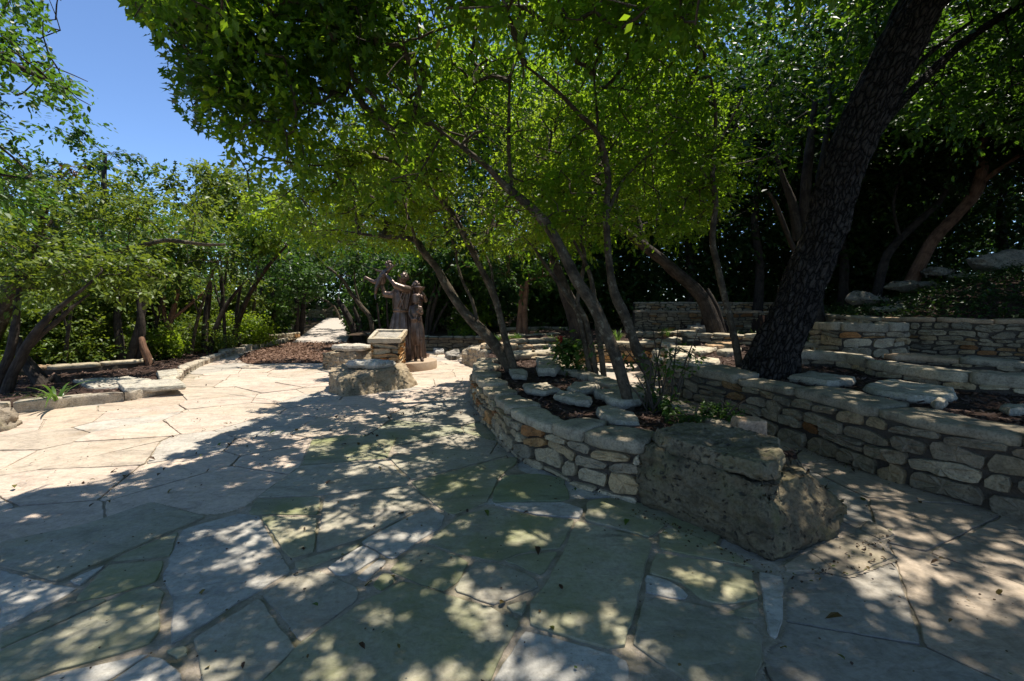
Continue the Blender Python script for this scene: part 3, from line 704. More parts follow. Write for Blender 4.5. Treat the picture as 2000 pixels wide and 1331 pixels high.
def stone_wall(name, label, line, z0, h, side, seed, cat='stone wall', group=None, cols=None, cope=True, course=(.06, .14), length=(.13, .42), dep=(.022, .05), thick=.3, cop_dep=(.22, .36), cop_len=(.28, .62), cop_th=(.07, .11), over=.035, warm=0.0, back=False, dark=1.0, hfun=None):
    rng = np.random.default_rng(seed)
    P = catmull(line, 8); S = np.concatenate([[0], np.cumsum(np.linalg.norm(np.diff(P, axis=0), axis=1))]); Ltot = S[-1]
    root = empty(name, (P[len(P) // 2][0], P[len(P) // 2][1], z0), label, cat, group)
    hw = h - (np.mean(cop_th) if cope else 0)
    # mortar core
    g = Geo(); n = len(P); ns, nr = line_eval(P, S, S)
    fr = ns + nr * side * 0.0; bk = ns - nr * side * thick
    V = np.concatenate([np.c_[fr, np.full(n, z0 - .05)], np.c_[fr, np.full(n, z0 + hw)], np.c_[bk, np.full(n, z0 + hw)], np.c_[bk, np.full(n, z0 - .05)]])
    F = []
    for k in range(n - 1):
        for a in range(3): F.append((a * n + k, a * n + k + 1, (a + 1) * n + k + 1, (a + 1) * n + k))
    F += [(0, n, 2 * n, 3 * n), (n - 1, 4 * n - 1, 3 * n - 1, 2 * n - 1)]
    g.add(V, F, smooth=False); g.build('mortar', M_MORTAR, root, attrs=())
    g = Geo(); palette = cols or STONE_COLS; wts = STONE_W if cols is None else None
    sides = [(side, P)] + ([(-side, np.array([tuple(q) for q in bk]))] if back else [])
    for sd, PP in sides:
        y = 0.01
        while y < hw - .03:
            ch = min(rng.uniform(*course), hw - y)
            if hw - y - ch < .04: ch = hw - y
            s = rng.uniform(-.1, 0)
            while s < Ltot:
                L = min(rng.uniform(*length), ch * rng.uniform(2.0, 4.6) + .06)
                a, b = max(s, .01), min(s + L, Ltot - .01)
                if b - a > .06:
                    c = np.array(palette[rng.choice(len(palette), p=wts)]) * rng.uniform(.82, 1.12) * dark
                    gap = rng.uniform(.004, .011)
                    if ch > .10 and rng.random() < .2:          # two thin stones instead of one
                        m_ = ch * rng.uniform(.4, .6)
                        face_stone(g, PP, S, sd, a + gap, b - gap, y + gap, y + m_ - gap * .6, z0, rng.uniform(*dep), c, rng)
                        c = np.array(palette[rng.choice(len(palette), p=wts)]) * rng.uniform(.82, 1.12) * dark
                        face_stone(g, PP, S, sd, a + gap, b - gap, y + m_ + gap * .6, y + ch - gap, z0, rng.uniform(*dep), c, rng)
                    else:
                        dy0, dy1 = rng.uniform(-.008, .012, 2)
                        face_stone(g, PP, S, sd, a + gap, b - gap, max(y + gap + dy0, .0), y + ch - gap + dy1, z0, rng.uniform(*dep), c, rng)
                s += L
            y += ch
    g.build('face_stones', M_STONE, root)
    if cope:
        s = 0; k = 0
        while s < Ltot - .05:
            L = rng.uniform(*cop_len); b = min(s + L, Ltot)
            if Ltot - b < .15: b = Ltot
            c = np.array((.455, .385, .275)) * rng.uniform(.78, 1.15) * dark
            if rng.random() < .12: c = np.array((.46, .32, .2))
            th = rng.uniform(*cop_th)
            coping(P, S, side, s + .006, b - .006, z0 + hw + th, th + .006, rng.uniform(*cop_dep), over, c, rng, 'coping_stone', root, seed=seed * 50 + k)
            s = b; k += 1
    keep_world(root); return root
stone_wall('planter_wall', 'curved low planter wall of cream and orange rubble stones, ending at the large front boulder', PLANTER_FRONT[1:], 0, .47, 1, 11, 'planter wall', cop_dep=(.24, .5), dep=(.028, .065), course=(.055, .15), cop_len=(.25, .75))
stone_wall('planter_wall', 'back wall of the curved planter, low rubble wall facing the narrow side path', PLANTER_BACK, 0, .46, 1, 12, 'planter wall', cop_dep=(.18, .3))
stone_wall('retaining_wall', 'shaded rubble retaining wall along the right side path, topped with thick irregular coping', TERRACE_FRONT, 0, .60, 1, 13, 'retaining wall', cop_dep=(.3, .55), cop_len=(.35, .9), cop_th=(.06, .12), length=(.15, .5), course=(.075, .165), dep=(.025, .06), dark=.7)  # dark puts the oak's deep shade into the stone colour
stone_wall('retaining_wall', 'short side wall turning back from the end of the shaded retaining wall', TERRACE_SIDE, 0, .60, 1, 14, 'retaining wall')
stone_wall('niche_wall', 'sunlit curved orange stone wall round the small paved niche behind the planter', NICHE, 0, .44, 1, 15, 'stone wall', cols=WARM_COLS, length=(.3, .7), course=(.1, .18))
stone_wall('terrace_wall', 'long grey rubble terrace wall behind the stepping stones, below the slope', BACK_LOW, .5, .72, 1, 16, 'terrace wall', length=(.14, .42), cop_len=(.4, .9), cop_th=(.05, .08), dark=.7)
stone_wall('terrace_wall', 'uppermost terrace wall of orange stone, behind the long grey wall', BACK_UP, 1.0, .5, 1, 17, 'terrace wall', cols=WARM_COLS + STONE_COLS[:3], cop_th=(.04, .06))
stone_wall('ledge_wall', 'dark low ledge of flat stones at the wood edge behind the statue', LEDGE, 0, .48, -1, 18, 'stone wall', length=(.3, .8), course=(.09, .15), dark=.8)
stone_wall('raised_bed_wall', 'small low stone bed at the far left edge of the mulch path', [(-10.4, 16.4), (-9.6, 16.2), (-8.75, 17.0), (-8.5, 18.2)], 0, .3, 1, 19, 'stone wall', length=(.3, .6), cop_th=(.04, .06))
stone_wall('end_wall', 'distant stone wall with steps closing off the far concrete path', [(-15.5, 34.6), (-9.0, 34.2)], .3, .62, 1, 20, 'stone wall', length=(.3, .7), course=(.12, .2))
stone_wall('end_wall', 'upper far wall above the steps at the end of the concrete path', [(-16, 37.2), (-8.0, 36.8)], .9, .55, 1, 21, 'stone wall', length=(.4, .8), course=(.14, .22))
stone_wall('step_pier', 'squared block pier of big stones standing in front of the shaded terrace wall', [(5.55, 8.45), (5.62, 7.75), (6.35, 7.62), (6.9, 7.9)], .55, .60, 1, 22, 'stone pier', length=(.3, .55), course=(.16, .2), cop_len=(.7, 1.0), cop_th=(.13, .15))
def edging(label, line, z, h, seed, group='stone edgings across the terraced beds', side=1, **k):
    kw = dict(length=(.25, .7), course=(.07, .12), cop_len=(.3, .8), cop_th=(.05, .08), thick=.2, cop_dep=(.2, .34), dep=(.02, .04)); kw.update(k)
    return stone_wall('stone_edging', label, line, z, h, side, seed, 'stone edging', group, **kw)
edging('wavy row of long pale rocks crossing the right bed behind the oak trunk', [G(1548, 700, .66)[:2], G(1640, 705, .66)[:2], G(1720, 722, .66)[:2], G(1800, 735, .66)[:2], G(1900, 748, .66)[:2], G(2010, 757, .66)[:2], G(2150, 768, .66)[:2]], .56, .19, 31, cop_len=(.5, 1.2), cop_th=(.08, .12))
edging('second shorter row of pale rocks in front of the square pier', [G(1740, 706, .7)[:2], G(1810, 708, .7)[:2], G(1900, 715, .7)[:2], G(2010, 722, .7)[:2]], .58, .2, 32, cop_len=(.5, 1.1))
edging('straight orange edging beside the grass strip, right of the oak', [G(1480, 672, .68)[:2], G(1545, 675, .68)[:2], G(1610, 680, .68)[:2], G(1672, 686, .68)[:2]], .58, .16, 33, cols=WARM_COLS)
edging('grey block edging left of the oak under the leaning dark trunk', [G(1340, 664, .66)[:2], G(1400, 664, .66)[:2], G(1480, 668, .66)[:2]], .58, .22, 34)
edging('brown edging of flat stones across the middle of the back bed', [G(1230, 655, .6)[:2], G(1300, 653, .6)[:2], G(1380, 650, .6)[:2]], .5, .16, 35, cols=WARM_COLS)
edging('long thin edging at the back of the left terraced bed', [G(985, 646, .52)[:2], G(1060, 643, .52)[:2], G(1120, 644, .52)[:2]], .44, .16, 36)
edging('second step of the left terraced bed with a flat pale top', [G(975, 660, .5)[:2], G(1040, 658, .5)[:2], G(1095, 655, .5)[:2]], .42, .14, 37, cols=WARM_COLS + STONE_COLS[:2])
edging('third step of the left terraced bed, a long shadowed riser', [G(1000, 674, .48)[:2], G(1050, 671, .48)[:2], G(1090, 668, .48)[:2]], .38, .2, 38)
edging('front step of the left terraced bed just behind the two leaning trunks', [G(960, 684, .47)[:2], G(1010, 684, .47)[:2], G(1085, 679, .47)[:2]], .38, .16, 39)
edging('low double edging behind the trunks on the far left slope', [(-11.2, 8.2), (-9.6, 8.7), (-8.6, 9.3), (-8.2, 10.2)], .0, .26, 40, side=-1)
edging('pale rocks in the middle bed just left of the flowering red plant', [G(1010, 700, .46)[:2], G(1050, 697, .46)[:2], G(1085, 693, .46)[:2]], .38, .14, 41)
edging('thin row of stones behind the stem cluster in the planter', [G(1195, 672, .6)[:2], G(1250, 672, .6)[:2], G(1330, 668, .6)[:2]], .5, .15, 42)
# kerb of the left bed, one stone after another
kr = np.random.default_rng(44)
KP = catmull(KERB, 8); KS = np.concatenate([[0], np.cumsum(np.linalg.norm(np.diff(KP, axis=0), axis=1))])
kroot = empty('bed_kerb', (-6.7, 7, 0), 'winding sunlit kerb of large cream stones along the left bed', 'stone kerb')
s = 0.0; k = 0
while s < KS[-1] - .2:
    L = kr.uniform(.6, 1.25) if s < 8 else kr.uniform(.4, .9); b = min(s + L, KS[-1])
    c = np.array((.52, .45, .35)) * kr.uniform(.88, 1.1); hgt = kr.uniform(.12, .19)
    coping(KP, KS, 1, s + .01, b - .01, hgt, hgt + .03, kr.uniform(.14, .28), .0, c, kr, 'kerb_stone', kroot, M_COPE, seed=900 + k)
    s = b; k += 1
keep_world(kroot)
# ------------------------------------------------------------------ boulders, slabs, flat stones
def rock_mesh(name, pts, m, col, parent=None, res=46, amp=.03, freq=3.0, seed=0, fine=.006, pits=0.0, pitf=13.0, sm=2):
    """a rock: the convex hull of its measured corners, subdivided, rounded and roughened"""
    bm = bmesh.new()
    for p in pts: bm.verts.new(p)
    bmesh.ops.convex_hull(bm, input=bm.verts)
    for v in [v for v in bm.verts if not v.link_faces]: bm.verts.remove(v)
    size = max((Vector(a) - Vector(b)).length for a in pts for b in pts)
    tgt = max(.013, size / res)
    for _ in range(9):
        es = [e for e in bm.edges if e.calc_length() > tgt * 1.6]
        if not es: break
        bmesh.ops.subdivide_edges(bm, edges=es, cuts=1, use_grid_fill=False)
        bmesh.ops.triangulate(bm, faces=[f for f in bm.faces if len(f.verts) > 3])
    for _ in range(sm): bmesh.ops.smooth_vert(bm, verts=bm.verts, factor=.5, use_axis_x=True, use_axis_y=True, use_axis_z=True)
    bm.normal_update()
    V = np.array([v.co for v in bm.verts]); N = np.array([v.normal for v in bm.verts])
    d = amp * fbm(V * freq + seed * 5.3, seed, 4) * 1.6 + fine * fbm(V * 26 + seed, seed + 9, 3) * 2
    ridg = -np.abs(fbm(V * np.array((freq * .9, freq * .9, freq * 2.6)) + 11 + seed, seed + 20, 3)) * amp * 1.3
    if pits:
        wp = V + .05 * np.stack([fbm(V * 7, k, 2) for k in range(3)], 1)
        pk = np.clip(fbm(V * 2.6 + 3, seed + 31, 3) * 2.4 + .55, 0, 1)
        d = d - pits * pk * (np.clip(1 - cells(wp * pitf, seed) / .42, 0, 1) ** .8 + .55 * np.clip(1 - cells(wp * pitf * 2.1, seed + 4) / .45, 0, 1))
        d = d + .022 * np.round(fbm(V * np.array((1.5, 1.5, 5)) + seed, seed + 40, 3) * 4) / 4
    V = V + N * (d + ridg)[:, None]
    F = [[v.index for v in f.verts] for f in bm.faces] if True else None
    bm.verts.index_update(); F = np.array([[v.index for v in f.verts] for f in bm.faces]); bm.free()
    g = Geo(); g.add(V, F, col=col); return g.build(name, m, parent)
def boulder(label, pts, m=M_BOULD, col=(.46, .41, .31), seed=0, group=None, name='boulder', cat='boulder', **k):
    o = rock_mesh(name, pts, m, col, seed=seed, **k); tag(o, label, cat, group); return o
def prism_pts(poly, z0, z1, inset=.06):
    c = np.mean(np.array(poly, float), 0); out = []
    for x, y in poly:
        d = np.array((x, y)) - c; L = np.linalg.norm(d); q = c + d * (1 - inset / L)
        out += [(x, y, z0 + (z1 - z0) * .45), (q[0], q[1], z0), (q[0], q[1], z1)]
    return out
# the big bench boulder that ends the planter wall
BB = [(.95, 3.27, 0), (1.22, 2.92, -.03), (1.49, 2.53, -.03), (1.72, 2.58, -.03), (2.2, 2.9, -.03), (2.30, 3.2, -.03), (1.9, 3.7, -.03), (1.2, 3.8, -.03),
      (.95, 3.30, .45), (1.02, 3.16, .45), (1.25, 2.95, .45), (1.47, 2.64, .42), (1.6, 2.68, .40), (1.92, 2.86, .39), (2.05, 3.0, .36), (2.26, 3.0, .16), (2.05, 3.4, .38), (1.3, 3.7, .44), (1.0, 3.6, .45), (1.48, 2.49, .15), (.93, 3.22, .2), (1.21, 2.86, .22), (2.24, 2.86, .12)]
boulder('large pitted grey boulder ending the planter wall in the foreground, seat slab on top', BB, M_BOULD, (.175, .142, .088), 3, amp=.05, freq=3.2, fine=.012, sm=3, res=120, pits=.030, pitf=14)
boulder('long pitted seat slab lying on the large foreground boulder', prism_pts([(1.05, 3.18), (1.27, 2.9), (1.49, 2.60), (1.62, 2.66), (1.78, 2.9), (1.90, 3.14), (1.75, 3.42), (1.35, 3.58), (1.08, 3.42)], .405, .545, .03), M_BOULD, (.23, .19, .125), 5, name='seat_slab', cat='stone slab', amp=.03, freq=4, fine=.009, res=90, pits=.02, pitf=18)
boulder('small square block with an orange side behind the seat slab', prism_pts([(1.78, 3.52), (2.0, 3.48), (2.03, 3.66), (1.80, 3.7)], .44, .57, .015), M_STONE, (.50, .34, .22), 6, name='stone_block', cat='stone', amp=.01)
# boulders at the statue
FB = [(-3.22, 7.95, 0), (-3.05, 7.45, -.02), (-2.68, 7.10, -.02), (-2.45, 7.2, -.02), (-1.76, 7.80, -.02), (-1.70, 8.15, -.02), (-2.3, 8.6, -.02), (-3.0, 8.5, -.02),
      (-3.22, 8.0, .34), (-3.10, 7.6, .32), (-2.78, 7.22, .24), (-2.55, 7.35, .27), (-2.05, 7.9, .37), (-1.85, 8.05, .27), (-2.0, 8.4, .38), (-2.6, 8.5, .37), (-3.1, 8.45, .37)]
boulder('long low pitted boulder in front of the statue, pale round slab on its back', FB, M_BOULB, (.38, .30, .20), 8, amp=.03, freq=2.6, fine=.010, res=90, pits=.02, pitf=13)
boulder('pale rounded slab resting on the long low boulder', prism_pts([(-2.92, 7.9), (-2.75, 7.72), (-2.3, 7.75), (-2.02, 7.98), (-2.2, 8.2), (-2.6, 8.28), (-2.9, 8.15)], .355, .475, .05), M_BOULB, (.56, .52, .45), 9, name='seat_slab', cat='stone slab', amp=.02)
LB = [(-4.30, 10.2, -.02), (-4.1, 9.95, -.02), (-3.5, 10.0, -.02), (-3.1, 10.4, -.02), (-3.1, 10.9, -.02), (-3.8, 11.1, -.02), (-4.3, 10.9, -.02), (-4.28, 10.2, .36), (-4.0, 10.0, .40), (-3.5, 10.1, .42), (-3.15, 10.5, .40), (-3.3, 10.9, .4), (-4.1, 10.95, .42)]
boulder('smaller blotchy boulder left of the pillar, thin slab on top', LB, M_BOULB, (.39, .31, .21), 12, amp=.05, freq=3, fine=.012, res=80, pits=.03, pitf=10)
boulder('thin cream slab lying on the smaller boulder left of the pillar', prism_pts([(-4.15, 10.35), (-3.75, 10.05), (-3.3, 10.15), (-3.2, 10.45), (-3.5, 10.75), (-4.0, 10.8)], .41, .53, .03), M_BOULB, (.56, .50, .41), 13, name='seat_slab', cat='stone slab', amp=.015)
CB = [(-1.25, 11.4, -.02), (-1.2, 10.9, -.02), (-.75, 10.0, -.02), (-.45, 9.7, -.02), (.0, 9.9, -.02), (.1, 11.2, -.02), (-.6, 11.9, -.02), (-1.22, 11.2, .36), (-1.0, 10.7, .44), (-.62, 10.0, .43), (-.2, 9.9, .45), (0, 11.1, .5), (-.6, 11.7, .47)]
boulder('rounded boulder at the far corner of the planter, lit on top', CB, M_BOULB, (.50, .42, .31), 15, amp=.06, freq=2.5, fine=.012, res=80, pits=.03, pitf=10)
boulder('thin orange-edged slab on the rounded corner boulder', prism_pts([(-.7, 10.1), (-.2, 9.95), (.15, 10.4), (.1, 10.9), (-.4, 11.1), (-.75, 10.7)], .46, .54, .03), M_STONE, (.55, .42, .27), 16, name='seat_slab', cat='stone slab', amp=.015)
boulder('dark honeycombed rock at the left picture edge, below the kerb', [(-6.55, 4.95, -.02), (-5.98, 4.9, -.02), (-5.85, 5.2, -.02), (-6.0, 5.5, -.02), (-6.6, 5.5, -.02), (-6.45, 5.0, .26), (-6.0, 5.0, .22), (-6.0, 5.4, .24), (-6.5, 5.4, .28)], M_BOULD, (.30, .25, .19), 18, amp=.05, freq=5, fine=.015)
# boulders and ledges on the right-hand slope
SL = [('pale rounded boulder highest on the right slope, at the picture edge', 1955, 507, 12.0, 2.0, .55, .9, (.40, .37, .30)),
      ('mossy rounded boulder just below the highest pale boulder', 1890, 545, 11.2, 1.3, .36, .8, (.22, .21, .14)),
      ('long flat ledge rock half hidden by ivy on the right slope', 1785, 556, 11.6, 1.7, .28, .8, (.27, .24, .18)),
      ('grey-brown boulder at the left foot of the ivy slope', 1700, 582, 11.0, 1.25, .34, .8, (.32, .28, .22)),
      ('round mossy boulder at the right picture edge between two ledges', 1985, 570, 9.9, .75, .34, .6, (.30, .28, .19)),
      ('low dark ledge rock above the grey terrace wall at the right edge', 1960, 600, 9.0, 1.3, .24, .6, (.30, .26, .20)),
      ('flat ledge rock poking from the ivy below the mossy boulder', 1850, 583, 10.4, 1.2, .24, .6, (.33, .29, .22)), ('narrow pale ledge rock in the ivy right of the grey-brown boulder', 1775, 592, 10.2, .9, .2, .5, (.36, .32, .25)), ('blocky grey rock high on the slope between the slanting trunk and the mossy boulder', 1830, 530, 12.6, 1.0, .3, .7, (.30, .27, .21)), ('big half-buried rock above the square pier', 1735, 603, 9.4, .8, .22, .5, (.34, .30, .23))]
for k, (lab, px, py, dep, wd, ht, dp, c) in enumerate(SL):
    p = D(px, py, dep); r = np.random.default_rng(60 + k); pts = []
    for q in range(26):
        a = r.uniform(0, 2 * PI); e = r.uniform(-1, 1)
        pts.append((p[0] + wd / 2 * np.cos(a) * (1 - .35 * abs(e)), p[1] + dp / 2 * np.sin(a) * (1 - .35 * abs(e)), p[2] + ht / 2 * e - .03))
    boulder(lab, pts, M_BOULD, c, 70 + k, group='boulders on the right slope', amp=.07, freq=2.4, fine=.012)

def Zp(o, s, *p): return [(o[0] + x / s, o[1] + y / s) for x, y in p]
FS = []   # (pixels, bed height, thickness, tone, label)
A_, B_, C_, Q_ = ((900, 600), 3.327), ((850, 600), 6.667), ((1150, 620), 6.667), ((1400, 450), 3.327)
FS += [(Zp(*A_, (680, 512), (725, 485), (850, 476), (912, 502), (860, 527), (760, 537)), .45, .05, 1.0, 'almond shaped flat stone in the planter mulch, right of centre'),
       (Zp(*A_, (590, 562), (640, 541), (760, 546), (868, 586), (840, 611), (700, 592)), .45, .05, .95, 'long pointed flat stone in front of the almond shaped one'),
       (Zp(*A_, (862, 541), (950, 525), (1188, 562), (1182, 600), (1060, 612), (960, 592)), .45, .06, 1.0, 'broad sun-flecked flat stone at the foot of the main leaning trunk'),
       (Zp(*A_, (395, 492), (560, 488), (655, 525), (560, 545), (430, 530)), .45, .05, .9, 'flat stone near the planter rim, left of the mulch hollow'),
       (Zp(*B_, (950, 800), (1150, 800), (1218, 842), (1200, 880), (1000, 872)), .45, .06, .95, 'five-sided flat stone right behind the two leaning trunks'),
       (Zp(*B_, (1310, 742), (1640, 745), (1565, 800), (1330, 795)), .45, .10, 1.0, 'thick flat step stone left of the flowering red plant'),
       (Zp(*B_, (1310, 645), (1620, 625), (1630, 690), (1330, 712)), .46, .10, 1.0, 'pale flat step stone behind the thick one'),
       (Zp(*B_, (1000, 575), (1250, 545), (1270, 600), (1020, 625)), .46, .07, 1.1, 'bright flat stone in the back left bed'),
       (Zp(*B_, (1280, 545), (1520, 525), (1500, 565), (1300, 590)), .46, .07, 1.0, 'ragged flat stone next to the bright one in the back left bed'),
       (Zp(*B_, (810, 610), (960, 615), (970, 670), (840, 650)), .46, .07, 1.05, 'narrow flat stone between the two leaning trunks'),
       (Zp(*A_, (880, 640), (960, 630), (1130, 680), (1180, 740), (1010, 735), (900, 690)), .45, .05, .85, 'wide grey slab against the planter rim by the main trunk'),
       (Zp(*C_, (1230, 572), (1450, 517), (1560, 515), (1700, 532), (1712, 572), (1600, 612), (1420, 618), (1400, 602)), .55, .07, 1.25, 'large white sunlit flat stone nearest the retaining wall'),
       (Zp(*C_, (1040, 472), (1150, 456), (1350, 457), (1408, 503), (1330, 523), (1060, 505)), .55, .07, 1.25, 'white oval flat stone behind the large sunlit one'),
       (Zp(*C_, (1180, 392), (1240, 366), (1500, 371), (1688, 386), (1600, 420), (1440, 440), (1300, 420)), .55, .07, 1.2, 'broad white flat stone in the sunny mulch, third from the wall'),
       (Zp(*C_, (920, 412), (1120, 397), (1238, 430), (1040, 446)), .55, .07, 1.15, 'slim white flat stone left of the broad white one'),
       (Zp(*C_, (1662, 422), (1740, 401), (1988, 397), (1988, 440), (1800, 450)), .55, .09, .9, 'mossy yellowish flat stone by the slim trunk'),
       (Zp(*C_, (1480, 342), (1600, 317), (1900, 322), (1888, 368), (1620, 370)), .55, .10, .85, 'orange-edged long flat stone behind the sunny mulch'),
       (Zp(*C_, (1000, 267), (1110, 247), (1228, 270), (1090, 292)), .58, .06, 1.1, 'wedge shaped pale stone in the middle bed'),
       (Zp(*C_, (832, 302), (900, 277), (985, 291), (940, 312)), .58, .06, 1.1, 'small diamond shaped stone in the middle bed'),
       (Zp(*C_, (932, 312), (1138, 325), (1060, 348), (960, 340)), .58, .06, 1.15, 'thin bright stone below the wedge shaped one'),
       (Zp(*C_, (640, 302), (740, 272), (828, 300), (720, 318)), .58, .06, 1.0, 'flat stone seen past the crooked trunk'),
       (Zp(*C_, (1272, 92), (1540, 87), (1540, 132), (1400, 137), (1292, 117)), .62, .14, 1.05, 'far pale step stone at the foot of the dark leaning tree'),
       (Zp(*C_, (1162, 152), (1470, 142), (1460, 172), (1200, 182)), .55, .10, .9, 'wide brown step stone in front of the far pale step'),
       (Zp(*C_, (1400, 40), (1530, 38), (1535, 75), (1400, 80)), .66, .16, 1.1, 'highest little step against the grey terrace wall'),
       (Zp(*C_, (820, 420), (900, 390), (940, 440), (880, 470)), .58, .07, 1.0, 'upright-edged stone at the end of the niche wall'),
       (Zp(*C_, (800, 500), (880, 480), (1000, 520), (900, 545)), .55, .08, 1.1, 'jagged white stone at the end of the retaining wall'),
       (Zp(*Q_, (945, 1005), (1040, 967), (1150, 960), (1350, 995), (1540, 1020), (1578, 1055), (1500, 1078), (1250, 1070), (1020, 1032)), .55, .075, 1.15, 'thick long white rock lying on the mulch behind the retaining wall'),
       (Zp(*Q_, (450, 932), (600, 917), (918, 945), (900, 970), (720, 977), (600, 957)), .55, .08, .95, 'long grey-green flat stone to the right of the oak foot'),
       (Zp(*Q_, (462, 832), (520, 807), (638, 822), (630, 842), (500, 852)), .55, .07, 1.1, 'curled white stone right behind the oak foot'),
       (Zp(*Q_, (1390, 1102), (1440, 1080), (1508, 1095), (1490, 1117), (1420, 1120)), .60, .05, .9, 'small grey cobble on the retaining wall coping'),
       (Zp(*Q_, (1345, 940), (1380, 932), (1412, 940), (1380, 950)), .55, .05, 1.1, 'little white pebble in the dark mulch'),
       (Zp(*Q_, (1830, 1130), (1996, 1120), (2060, 1150), (1900, 1160)), .55, .06, .9, 'grey flat stone cut off by the right picture edge')]
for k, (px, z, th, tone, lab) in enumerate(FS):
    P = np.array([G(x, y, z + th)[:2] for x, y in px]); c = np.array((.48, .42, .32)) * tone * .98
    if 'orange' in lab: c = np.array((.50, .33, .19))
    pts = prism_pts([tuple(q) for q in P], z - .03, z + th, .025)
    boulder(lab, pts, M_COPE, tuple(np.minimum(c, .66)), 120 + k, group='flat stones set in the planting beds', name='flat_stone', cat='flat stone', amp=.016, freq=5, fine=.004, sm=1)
for k, (px, z, lab) in enumerate([([(140, 742), (250, 735), (300, 741), (290, 752), (180, 758)], .08, 'wide flat stone in the left bed behind the kerb bulge'), ([(225, 745), (350, 740), (365, 752), (240, 760)], .12, 'flat stone with a lit edge next to the kerb bulge'), ([(305, 726), (345, 720), (352, 730), (310, 736)], .13, 'grey stone by the cedar stump in the left bed')]):
    P = [tuple(G(x, y, z + .06)[:2]) for x, y in px]
    boulder(lab, prism_pts(P, z - .03, z + .07, .03), M_COPE, (.48, .44, .36), 170 + k, group='flat stones in the left bed', name='flat_stone', cat='flat stone', amp=.016, freq=5, fine=.004, sm=1)
boulder('pale broken flat rock on the ground between the statue and the corner boulder', prism_pts([tuple(G(x, y)[:2]) for x, y in ((846, 688), (862, 686), (868, 693), (850, 695))], -.02, .12, .02), M_BOULB, (.5, .47, .43), 180, name='flat_stone', cat='flat stone', amp=.03)
boulder('dark flat grey rock in the shade behind the statue plinth', prism_pts([tuple(G(x, y)[:2]) for x, y in ((868, 698), (895, 690), (900, 702), (880, 706))], -.02, .14, .03), M_BOULD, (.34, .31, .27), 181, name='flat_stone', cat='flat stone', amp=.04)

# ------------------------------------------------------------------ stone pillar with a tilted tray
def pillar():
    rng = np.random.default_rng(5)
    cx, cy, hw, hd = -2.57, 9.42, .265, .25
    root = empty('stone_pillar', (cx, cy, 0), 'square stacked stone pillar with a tilted stone tray on top, beside the statue', 'pillar')
    bm = bmesh.new()
    r = bmesh.ops.create_cube(bm, size=1)
    for v in bm.verts:
        t = v.co.z + .5; v.co = Vector((cx + v.co.x * 2 * (hw - .035), cy + v.co.y * 2 * (hd - .035), t * (.72 + v.co.y * .15)))
    me = bpy.data.meshes.new('core'); bm.to_mesh(me); bm.free(); o = bpy.data.objects.new('core', me); COL.objects.link(o); me.materials.append(M_MORTAR); o.parent = root
    g = Geo(); line = np.array([(cx - hw, cy + hd), (cx - hw, cy - hd), (cx + hw, cy - hd), (cx + hw, cy + hd), (cx - hw, cy + hd)])
    y = 0.0; cols = [(.58, .38, .19), (.56, .32, .13), (.54, .27, .09), (.60, .46, .29), (.56, .40, .22)]  # orange pushed up for the warm light bounced off the paving
    ci = 0
    while y < .80:
        ch = rng.uniform(.065, .12) if y > .2 else rng.uniform(.1, .16)
        for sde in range(4):
            a, b = line[sde], line[sde + 1]; P = np.array([a, a + (b - a) * .5, b]); L = np.linalg.norm(b - a); S = np.array([0, L / 2, L])
            top = {0: .74, 1: .68, 2: .74, 3: .80}[sde]
            if y + .03 > top: continue
            hh = min(ch, top - y); s = -.02
            while s < L - .02:
                ln = rng.uniform(.2, .55); e = min(s + ln, L + .02)
                if L - e < .12: e = L + .02
                c = np.array(cols[rng.integers(len(cols))]) * rng.uniform(.85, 1.1)
                face_stone(g, P, S, -1, s + .005, e - .005, y + .005, y + hh - .005, 0, rng.uniform(.02, .05) - .02, c, rng)
                s = e
        y += ch
    g.build('face_stones', M_STONE, root)
    # tray: a thick frame round a sunk panel, tilted to the reader
    tl = math.atan2(.15, .62); X = .335; Y0 = .325; zc = .80
    def T(x, yy, z):
        c, s = math.cos(tl), math.sin(tl); return (cx + x, cy + yy * c - z * s, zc + yy * s + z * c)
    def fr(name, x0, x1, y0, y1, z0, z1, col, m, seed, sm=1):
        o = rock_mesh(name, [T(x, yy, z) for x in (x0, x1) for yy in (y0, y1) for z in (z0, z1)], m, col, root, amp=.006, freq=6, fine=.003, seed=seed, sm=sm)
    fw = .07
    fr('tray_frame', -X, X, -Y0, -Y0 + fw, -.05, .05, (.56, .48, .36), M_COPE, 201)
    fr('tray_frame', -X, X, Y0 - fw, Y0, -.05, .05, (.54, .48, .38), M_COPE, 202)
    fr('tray_frame', -X, -X + fw, -Y0 + fw + .003, Y0 - fw - .003, -.05, .05, (.55, .47, .36), M_COPE, 203)
    fr('tray_frame', X - fw, X, -Y0 + fw + .003, Y0 - fw - .003, -.05, .05, (.55, .44, .30), M_COPE, 204)
    fr('tray_panel', -X + fw + .003, X - fw - .003, -Y0 + fw + .003, Y0 - fw - .003, -.05, .012, (.40, .36, .30), M_COPE, 205)
    keep_world(root)
pillar()

